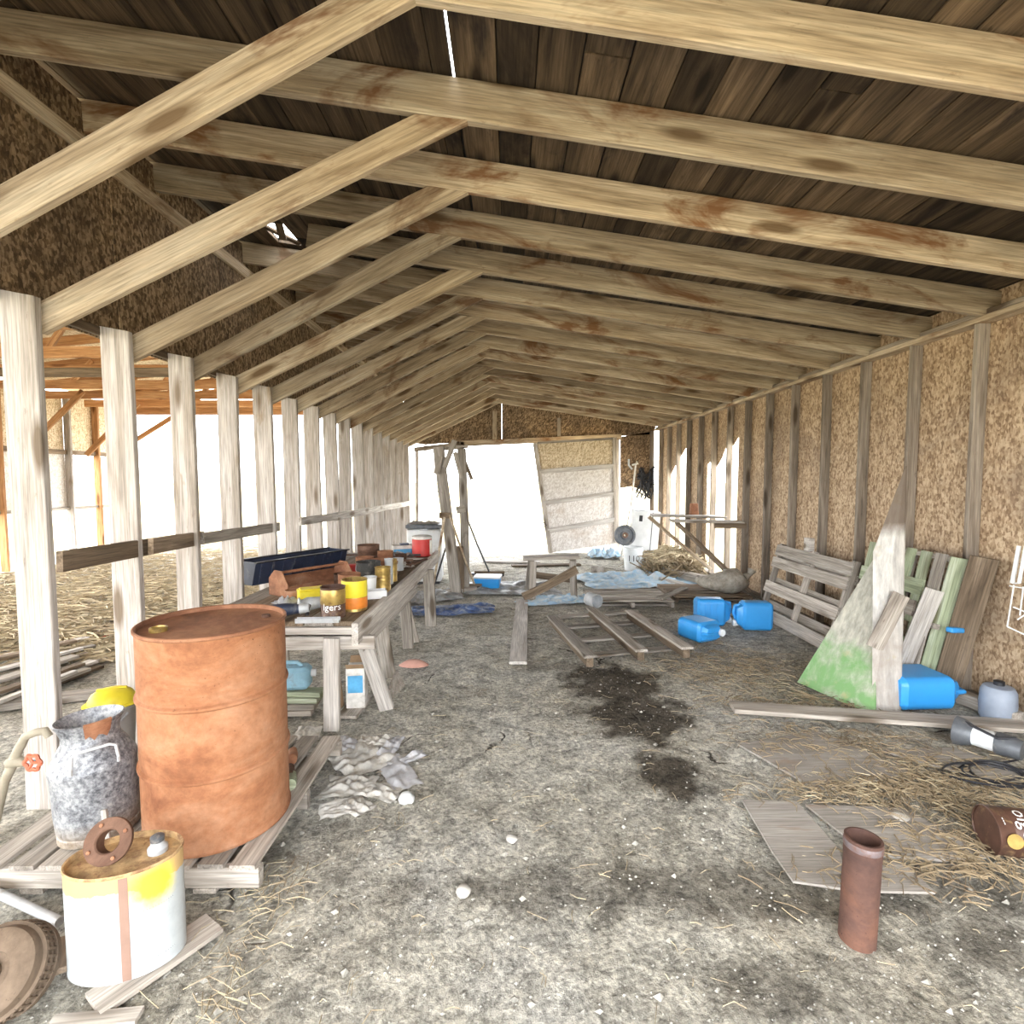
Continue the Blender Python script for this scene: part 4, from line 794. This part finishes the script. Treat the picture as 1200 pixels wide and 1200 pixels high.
# jugs
def jug(label, loc, rot, group='blue plastic jugs'):
    t = thing('water_jug', label, 'jug', loc, rot)
    m = MB(); W, D, Hh = .30, .20, .36
    m.rbox((0, 0, Hh * .42), (W, D, Hh * .84), .05, seg=5); m
    body = m.build('jug_body', 'blue', t, smooth=True)
    m = MB(); sh = [(W / 2 - .02, D / 2 - .02, .80), (W / 2 - .03, D / 2 - .025, .86), (.09, .06, .98), (.06, .05, 1.0)]; vs = []
    for hx, hy, f in sh:
        for k in range(16):
            a = 2 * PI * k / 16; ca, sa = math.cos(a), math.sin(a); q = 1 / (abs(ca) ** 4 + abs(sa) ** 4) ** .25; vs.append((hx * ca * q, hy * sa * q, Hh * f))
    m.add(vs, [(i * 16 + k, i * 16 + (k + 1) % 16, (i + 1) * 16 + (k + 1) % 16, (i + 1) * 16 + k) for i in range(3) for k in range(16)] + [tuple(range(48, 64))]); m.build('shoulder', 'blue', t, smooth=True)
    c = MB().lathe([(.03, Hh * .95), (.03, Hh * 1.03), (.036, Hh * 1.03), (.036, Hh * 1.11), (.028, Hh * 1.13)], 18, Matrix.Translation((.09, 0, -.02))).build('cap', 'white', t, smooth=True)
    MB().tube([(-.11, 0, Hh * .86), (-.10, 0, Hh * 1.02), (-.02, 0, Hh * 1.06), (.04, 0, Hh * .99)], .015, 10).build('handle', 'blue', t, smooth=True)
    m = MB()
    for k in range(3): m = MB().rbox((0, -D / 2 - .001, Hh * (.22 + .18 * k)), (W * .7, .006, .02), .003); m.build('moulded_rib', 'blue', body)
    return t
jug('bright blue jug lying on its side with cap toward the shed middle', V(1.84, 5.38, .105), (PI / 2, 0, .45))
jug('bright blue jug lying on its back, end to end with another', V(2.05, 5.75, .155), (PI / 2, PI / 2, PI / 2 - .08 + PI / 2 * 0))
jug('bright blue jug lying flat nearest the dark leaning pallet', V(2.78, 5.55, .155), (PI / 2, PI / 2, -PI / 2 - .1))
jug('large bright blue jug lying flat before the leaning plywood', V(2.68, 3.68, .125), (PI / 2, 0, PI / 2 + .05)).scale = (1.15, 1.15, 1.3)

# ================================================================== far right corner
t = thing('appliance', 'tall white appliance cabinet tilted near the far corner', 'appliance', V(2.50, 9.95, 0), (0, math.radians(4), -.15))
MB().rbox((0, 0, .52), (.50, .45, 1.0), .02).build('cabinet', 'white', t, smooth=True); MB().box((-.1, -.228, .88), (.06, .006, .11)).build('badge', 'ink', t)
MB().box((.11, -.228, .55), (.012, .004, .9)).build('door_gap', 'dgrey', t); MB().rbox((0, 0, .01), (.46, .4, .03), .01).build('base', 'dgrey', t)
for sx_ in (-1, 1): MB().tube([(sx_ * .2, -.15, 0.0), (sx_ * .2, -.15, .03)], .02, 8).build('foot', 'black', t)
t = thing('bucket', 'white pail with black printed mark beside the tarp', 'bucket', V(2.19, 9.3, 0))
MB().lathe([(.14, 0), (.145, .004), (.165, .36), (.175, .362), (.175, .39), (.165, .392), (.172, .41), (.175, .42), (.168, .42), (.158, .38), (.135, .01), (.001, .01)], 32, close=False).build('pail', 'white', t, smooth=True)
ring_text('110', .15, .161, .22, -PI / 2 - .15, t, 'ink')
MB().tube([V(math.cos(a) * .178, .05 * math.sin(a) + .14 * math.sin(a), .37 - .10 * math.sin(a)) for a in [PI * k / 10 for k in range(11)]], .004, 6).build('bail_handle', 'lgrey', t)
t = thing('belt_pulley', 'dark iron belt pulley propped on the pail against the appliance', 'pulley', V(2.08, 9.48, .60), (PI / 2 - .15, 0, 0))
MB().lathe([(.05, -.03), (.05, .03), (.07, .03), (.08, .012), (.14, .012), (.15, .03), (.185, .035), (.19, .02), (.175, 0), (.19, -.02), (.185, -.035), (.15, -.03), (.14, -.012), (.08, -.012), (.07, -.03), (.05, -.03)], 40, close=False).build('rim', 'dgrey', t, smooth=True)
MB().lathe([(.022, -.04), (.05, -.04), (.05, .04), (.022, .04), (.022, -.04)], 24, close=False).build('hub', 'rustdark', t, smooth=True)
t = thing('hook_pole', 'thin pale pole with hooked top leaning in the far corner', 'pole', V(2.15, 10.4, 0)); L0 = t.location.copy()
MB().tube([V(0, 0, 0) + V(.05, 0, 0), A(740, 590, 10.6) - L0, A(745, 545, 11.2) - L0], .018, 8).build('pole_shaft', 'offwhite', t, smooth=True)
MB().tube([A(741, 545, 11.2) - L0, A(748, 543, 11.2) - L0, A(746, 541, 11.2) - L0], .02, 8).build('hook', 'offwhite', t, smooth=True); MB().tube([A(741, 550, 11.2) - L0, A(737, 545, 11.2) - L0, A(737, 538, 11.2) - L0], .02, 8).build('hook', 'lgrey', t, smooth=True)
m = MB(); rr = random.Random(3)
for k in range(16):
    c = A(757, 562, 12.1); pts = [c + V(rr.uniform(-.22, .22), rr.uniform(-.02, .04), rr.uniform(-.45, .3)) for _ in range(5)]
    sm = []
    for q in range(len(pts) - 1): sm += [pts[q].lerp(pts[q + 1], f) for f in (0, .5)]
    m.tube([p - c for p in sm], .018, 5)
tag(m.build('harness', 'black', loc=c, smooth=True), 'black tangled harness hanging on the far corner wall', 'harness')
t = thing('plank_shelf', 'rough plank shelf on slanting braces against the right wall', 'shelf', V(3.3, 8.1, 0)); L0 = t.location.copy()
hb('shelf_board', (2.36, 7.72, 1.0), (3.34, 7.58, .99), .32, .03, 'grey', up=(0, 0, 1)); hb('shelf_board', (2.25, 8.35, 1.04), (3.34, 8.2, 1.02), .34, .03, 'pale', up=(0, 0, 1)); hb('shelf_board', (2.4, 8.05, 1.05), (3.0, 8.0, 1.05), .25, .02, 'grey', up=(0, 0, 1))
hb('edge_cleat', (2.9, 7.44, .95), (3.34, 7.42, .95), .07, .03, 'brownw')
hb('brace', (2.45, 7.72, .97), (3.30, 7.15, .06), .17, .04, 'brownw', up=(.7, 0, .7)); hb('brace', (2.25, 8.5, 1.0), (3.2, 8.35, .18), .15, .04, 'rafter', up=(.6, 0, .7)); hb('brace', (2.5, 7.95, .98), (3.3, 7.7, .14), .12, .04, 'brownw', up=(.7, 0, .7))
tag(MB().rbox((0, 0, .09), (.13, .13, .18), .02, taper=.8).build('clay_pot', 'rustmid', loc=(2.92, 8.35, 1.045), smooth=True), 'small terracotta pot at the back of the wall shelf', 'pot')
t = thing('feed_sack', 'slumped grey feed sack against the right wall', 'sack', V(2.85, 6.98, .092)); vs = []
n = 20
for j in range(n):
    th_ = PI * j / (n - 1)
    for i in range(28):
        ph = 2 * PI * i / 28; v = V(math.sin(th_) * math.cos(ph) * .34, math.sin(th_) * math.sin(ph) * .22, .15 + math.cos(th_) * .15 * (1 + .2 * math.cos(ph)))
        v *= 1 + .16 * noise.noise(v * 6); v.z = max(v.z, .005); vs.append(v)
MB().add(vs, [(j * 28 + i, j * 28 + (i + 1) % 28, (j + 1) * 28 + (i + 1) % 28, (j + 1) * 28 + i) for j in range(n - 1) for i in range(28)]).build('sack_body', 'sack', t, smooth=True)
MB().tube([(.28, .0, .2), (.36, .02, .24), (.40, .03, .30)], [.06, .03, .06], 10).build('tied_neck', 'sack', t, smooth=True)
tag(board('timber', V(2.6, 8.8, .07), V(3.05, 7.8, .07), .14, .14, 'grey', None), 'thick round-edged timber on the floor below the shelf', 'timber')
tag(board('timber', V(2.3, 8.6, .03), V(2.62, 7.72, .03), .09, .06, 'pale', None), 'slim pale timber beside the thick one below the shelf', 'timber')

# ================================================================== leaning things on the right wall
def lean_pallet(label, b0, b1, t0, n, mat, th=.10, skip=(), sw=.09, mats=None, bottom=3):
    b0, b1, t0 = Vector(b0), Vector(b1), Vector(t0); return pallet('pallet', label, b0, t0 - b0, b1 - b0, n, mat, th=th, skip=skip, sw=sw, mats=mats, bottom=bottom)
lean_pallet('dark broken pallet leaning on the wall behind the green plywood', (2.98, 4.75, .0), (2.98, 6.1, .0), (3.22, 4.75, .84), 6, 'grey', skip=(1, 3), sw=.12)
tag(MB().rbox((0, 0, .07), (.06, .11, .14), .01).build('wood_block', 'pale', loc=(3.17, 5.55, .845)), 'pale wood block on the top edge of the dark leaning pallet', 'wood block')
t = pallet('pallet', 'greenish slatted pallet leaning on the wall behind the white board', (3.06, 4.66, 0), (0, -.86, 0), (.22, 0, 1.03), 6, 'grey', sw=.095, mats=['greenw', 'grey', 'greenw', 'greenw'], th=.09)
nn = V(0, -.86, 0).cross(V(.22, 0, 1.03)).normalized(); vv = V(.22, 0, 1.03)
for k, f in enumerate((.74, .58, .42, .27, .1)): board('cross_board', V(0, -.02, 0) + vv * f + nn * .102, V(0, -.72 + .03 * k, 0) + vv * f + nn * .102, .12, .02, ('greenw', 'grey', 'brownw')[k % 3], t, up=nn)
tag(board('plank', V(2.93, 3.93, .0), V(3.10, 3.80, .80), .115, .022, 'pale', None, up=(-.5, -1, .1)), 'white painted board leaning before the greenish pallet', 'board')
tag(board('plank', V(3.10, 3.88, .0), V(3.22, 3.74, 1.04), .10, .022, 'greenw', None, up=(-.5, -1, .1)), 'green edged board leaning beside the white board', 'board')
tag(board('plank', V(3.20, 3.80, .0), V(3.29, 3.62, 1.06), .16, .024, 'brownw', None, up=(-.6, -1, .1)), 'wide dark board leaning on the wall past the green edged one', 'board')
tag(MB().rbox((0, 0, 0), (.13, .05, .035), .012).build('blue_clip', 'blue', loc=(3.18, 3.70, .53), rot=(0, .1, .3), smooth=True), 'small blue plastic clip on the wide dark board', 'clip')
gl = [G(935, 800), G(1027, 841), A(1027, 652, 3.95)]
g0 = gl[0].copy(); t_ = MB().prism([p - g0 for p in gl], V(.012, .006, 0)).build('plywood_triangle', 'plygreen', loc=g0); tag(t_, 'green stained triangular plywood sheet leaning toward the wall', 'plywood')
gl = [G(1028, 839), G(1061, 839), A(1068, 546, 3.72), A(1062, 562, 3.72), A(1029, 648, 3.72)]; g0 = gl[0].copy()
tag(MB().prism([p - g0 for p in gl], V(.016, .008, 0)).build('plywood_spike', 'plytall', loc=g0 + V(0, .04, 0)), 'tall pointed bleached plywood offcut with dark tip behind the green triangle', 'plywood')
tag(board('board_scrap', A(1026, 760, 3.60), A(1058, 697, 3.60), .12, .015, 'grey', None, up=(0, -1, 0)), 'short grey board nailed across the pointed plywood', 'board scrap')
t = thing('wire_rack', 'white wire rack hanging on the right wall', 'rack', V(3.26, 3.4, .6)); L0 = t.location.copy()
q = lambda px, py, y: A(px, py, y) - L0
for pts, rr_ in (((q(1197, 640, 3.35), q(1189, 684, 3.35)), .012), ((q(1205, 640, 3.3), q(1197, 684, 3.3)), .010)): MB().tube(pts, rr_, 8).build('side_bar', 'white', t, smooth=True)
for pts in ((q(1186, 687, 3.35), q(1202, 690, 3.35)), (q(1191, 686, 3.35), q(1183, 735, 3.35)), (q(1183, 735, 3.35), q(1215, 750, 3.3)), (q(1190, 712, 3.35), q(1215, 722, 3.3)), (q(1202, 688, 3.35), q(1198, 722, 3.33)), (q(1195, 727, 3.34), q(1212, 716, 3.3)), (q(1189, 684, 3.35), q(1197, 684, 3.3))): MB().tube(pts, .0045, 6).build('wire', 'white', t)
t = thing('plastic_drum', 'blue grey plastic drum by the right wall', 'drum', V(3.25, 3.42, 0))
MB().lathe([(.085, 0), (.095, .02), (.1, .12), (.095, .20), (.08, .23), (.04, .24), (.001, .24)], 28, close=False).build('drum_body', 'bluegrey', t, smooth=True); MB().lathe([(.03, .24), (.03, .265), (.02, .27)], 16).build('cap', 'black', t, smooth=True)
tag(board('timber', V(3.18, 3.95, .05), V(3.30, 3.32, .05), .09, .09, 'grey', None), 'square grey timber along the wall base behind the blue jug', 'timber')
# plank and flat sheets on the floor
tag(board('plank', V(1.52, 3.52, .05), V(3.28, 3.24, .04), .15, .03, 'grey', None), 'long grey plank lying across the floor before the blue jug', 'plank')
def flat(label, pts, z=.006, mat='plyflat', th=.010):
    w = [G(px, py, z) for px, py in pts]; c = sum(w, Vector()) / len(w); c.z = 0
    o = MB().prism([p - c for p in w], (0, 0, th)).build('plywood_sheet', mat, loc=c); return tag(o, label, 'plywood')
flat('flat rust stained plywood sheet half covered by weeds', [(865, 874), (958, 859), (1068, 905), (1040, 915), (962, 930)])
flat('dusty plywood sheet with broken edge beside the upright pipe', [(870, 940), (935, 943), (985, 1000), (995, 1046), (930, 1036), (905, 1000)])
flat('pale plywood sheet lying behind the upright pipe', [(945, 946), (1060, 950), (1162, 1008), (1110, 1012), (1020, 1006)])
flat('narrow plywood strip under the black cable', [(1034, 882), (1118, 879), (1200, 905), (1200, 930), (1150, 915)])
flat('lower plywood sheet edge beside the upright pipe base', [(1012, 1010), (1060, 1014), (1098, 1050), (1020, 1048)])
t = thing('steel_pipe', 'upright rusty steel pipe stub sunk in the dirt', 'pipe', G(1012, 1107) + V(0, .03, -.05), (math.radians(-1), math.radians(2.0), 0)); r = .058
MB().lathe([(r - .006, 0), (r, 0), (r, .33), (r + .001, .36), (r + .001, .405), (r - .007, .405), (r - .007, .02), (.001, .02)], 36, close=False).build('pipe_wall', 'rustpipe', t, smooth=True)
MB().lathe([(r + .0005, .37), (r + .003, .375), (r + .003, .39), (r + .0005, .395)], 36, close=False).build('worn_rim', plain('worn_steel', (.16, .13, .135), .6, .2, .4, 20, (.14, .07, .05), .52), t, smooth=True)
t = open_can('coffee_tin', 'brown coffee tin with white lettering lying on its side in the weeds', G(1160, 1008, .0) + V(.03, .05, .095), .095, .24, 'browntin', 'browntin', None, rot=(0, math.radians(90), math.radians(-12)))
ring_text('olgers', .075, .097, .105, -2.2, t); ring_text('---', .03, .097, .03, -2.5, t)
MB().lathe([(.0, 0), (.03, .001), (.03, .003)], 20, Matrix.Rotation(-1.75, 4, 'Z') @ Matrix.Translation((.0965, 0, .05)) @ Matrix.Rotation(PI / 2, 4, 'Y'), close=False).build('label_patch', 'gold', t)
t = thing('sump_pump', 'grey and white sump pump lying by the long plank', 'pump', G(1155, 905) + V(0, .12, .07)); L0 = t.location.copy()
e0, e1 = A(1122, 862, 3.1) - L0, A(1200, 905, 2.85) - L0; e0.z = e1.z = .02; dd = e1 - e0
MB().tube([e0, e0 + dd * .12, e0 + dd * .28], [.085, .08, .058], 20).build('base_flare', 'dgrey', t, smooth=True); MB().tube([e0 + dd * .28, e0 + dd * .62], .055, 20).build('motor_body', 'white', t, smooth=True)
MB().tube([e0 + dd * .62, e0 + dd * .66, e0 + dd * 1.0], [.06, .064, .055], 20).build('top_cap', 'dgrey', t, smooth=True); MB().tube([e0 + dd * .05 + V(0, 0, .07), e0 + dd * .5 + V(-.02, -.08, .05), e0 + dd * .9 + V(0, 0, .06)], .008, 8).build('carry_handle', 'black', t, smooth=True)
c = G(1150, 905); m = MB(); pts = []
for k in range(120):
    a = k * .22; pts.append(V(math.cos(a) * (.17 + .05 * math.sin(a * .37)) + .05 * math.sin(k * .05), math.sin(a) * (.10 + .03 * math.cos(a * .53)) - .05, .012 + .02 * abs(math.sin(a * 1.3))))
pts.append(pts[-1] + V(.2, .05, 0)); tag(m.tube(pts, .006, 6).build('power_cable', 'black', loc=c + V(.02, -.02, 0), smooth=True), 'coiled black power cable beside the sump pump', 'cable')

t = thing('power_post', 'grey service post with meter box standing outside the far opening', 'post', V(A(499, 545, 14.2).x, 14.2, 0))
MB().tube([(0, 0, 0), (0, 0, 2.6)], .05, 10).build('post', 'lgrey', t, smooth=True); MB().rbox((.16, 0, 1.95), (.28, .16, .42), .03).build('meter_box', 'lgrey', t, smooth=True); MB().tube([(-.1, 0, 1.3), (.4, 0, 1.28)], .03, 8).build('cross_arm', 'lgrey', t)
# ================================================================== small dry stuff
def ok_spot(x, y): return True
def strew(name, label, cat, n, fn, L, mat, zmax=.03, wd=.0022, seed=1):
    q = random.Random(seed); m = MB()
    for _ in range(n):
        x, y = fn(q); l = q.uniform(*L); x = min(x, 3.3 - l); a = q.uniform(0, 2 * PI); b = a + q.uniform(-.9, .9); z0 = q.uniform(.001, zmax); z1 = q.uniform(.001, zmax); w = wd * q.uniform(.6, 1.5)
        p = [V(x, y, z0), V(x + math.cos(a) * l / 2, y + math.sin(a) * l / 2, (z0 + z1) / 2 + q.uniform(0, .012))]; p.append(p[1] + V(math.cos(b) * l / 2, math.sin(b) * l / 2, z1 - p[1].z))
        nx = V(-math.sin(a), math.cos(a), 0) * w; vs = []
        for c_ in p: vs += [c_ - nx, c_ + nx, c_ + V(0, 0, w * 1.5)]
        m.add(vs, [(0, 3, 4, 1), (3, 6, 7, 4), (1, 4, 5, 2), (4, 7, 8, 5), (2, 5, 3, 0), (5, 8, 6, 3)])
    o = m.build(name, mat); return tag(o, label, cat, kind='stuff')
gau = lambda px, py, sx_, sy_: (lambda q: (lambda c: (c.x + q.gauss(0, sx_), c.y + q.gauss(0, sy_)))(G(px, py)))
def mixf(*fs): return lambda q: q.choice(fs)(q)
strew('straw', 'dry pale straw strewn over the side bay ground', 'straw', 9000, lambda q: (q.uniform(-8.4, -2.75), 4.6 + abs(q.gauss(0, 4.0))), (.1, .45), 'straw', .06, .006, 2)
strew('straw', 'loose straw bits scattered on the shed dirt floor', 'straw', 900, lambda q: (q.uniform(-.8, 3.2), q.uniform(.9, 6.5)), (.02, .09), 'straw', .008, .0012, 3)
strew('weeds', 'matted dry brown weeds along the right wall and plywood', 'weeds', 2600, mixf(gau(880, 790, .35, .25), gau(1080, 910, .28, .12), gau(1120, 945, .3, .1), gau(1020, 930, .3, .06), gau(1090, 1020, .3, .08), gau(960, 870, .35, .12), gau(830, 775, .3, .3), gau(1150, 800, .1, .1), gau(1150, 1000, .2, .1), gau(930, 830, .4, .1)), (.03, .14), 'weed', .03, .002, 4)
strew('straw', 'bleached straw tufts among the weeds by the plywood', 'straw', 550, mixf(gau(880, 800, .35, .25), gau(1080, 910, .3, .12), gau(1120, 945, .35, .1), gau(1020, 930, .3, .06), gau(1165, 795, .12, .12)), (.04, .16), 'straw', .035, .0016, 5)
strew('straw', 'pale straw tufts on the dirt before the oil can', 'straw', 130, mixf(gau(285, 1120, .06, .06), gau(265, 1190, .06, .04), gau(320, 1035, .08, .05), gau(300, 1060, .1, .06)), (.04, .13), 'straw', .02, .0013, 6)
strew('straw', 'tangled straw heap under the wall shelf', 'straw', 1500, mixf(gau(800, 668, .3, .3), gau(815, 660, .2, .3)), (.15, .5), 'straw', .32, .007, 7)
strew('weeds', 'dark root tangle in the straw heap under the shelf', 'weeds', 700, gau(795, 672, .22, .22), (.15, .4), 'weed', .28, .010, 8)
def pebbles(n, seed):
    q = random.Random(seed); m = MB()
    for _ in range(n):
        x, y = q.uniform(-1.9, 3.2), .7 + 6.5 * q.random() ** 1.6; r = q.uniform(.002, .007) if q.random() < .93 else q.uniform(.008, .016); z = gz(x, y) + r * .3
        m.add([(x + r * q.uniform(.7, 1.4), y, z), (x, y + r * q.uniform(.7, 1.4), z), (x - r * q.uniform(.7, 1.4), y, z), (x, y - r * q.uniform(.7, 1.4), z), (x + r * .2, y + r * .1, z + r * q.uniform(.4, .9))], [(0, 1, 4), (1, 2, 4), (2, 3, 4), (3, 0, 4)])
    return tag(m.build('gravel', 'pebble'), 'pale gravel grains scattered over the dirt floor', 'gravel', kind='stuff')
pebbles(9000, 11)
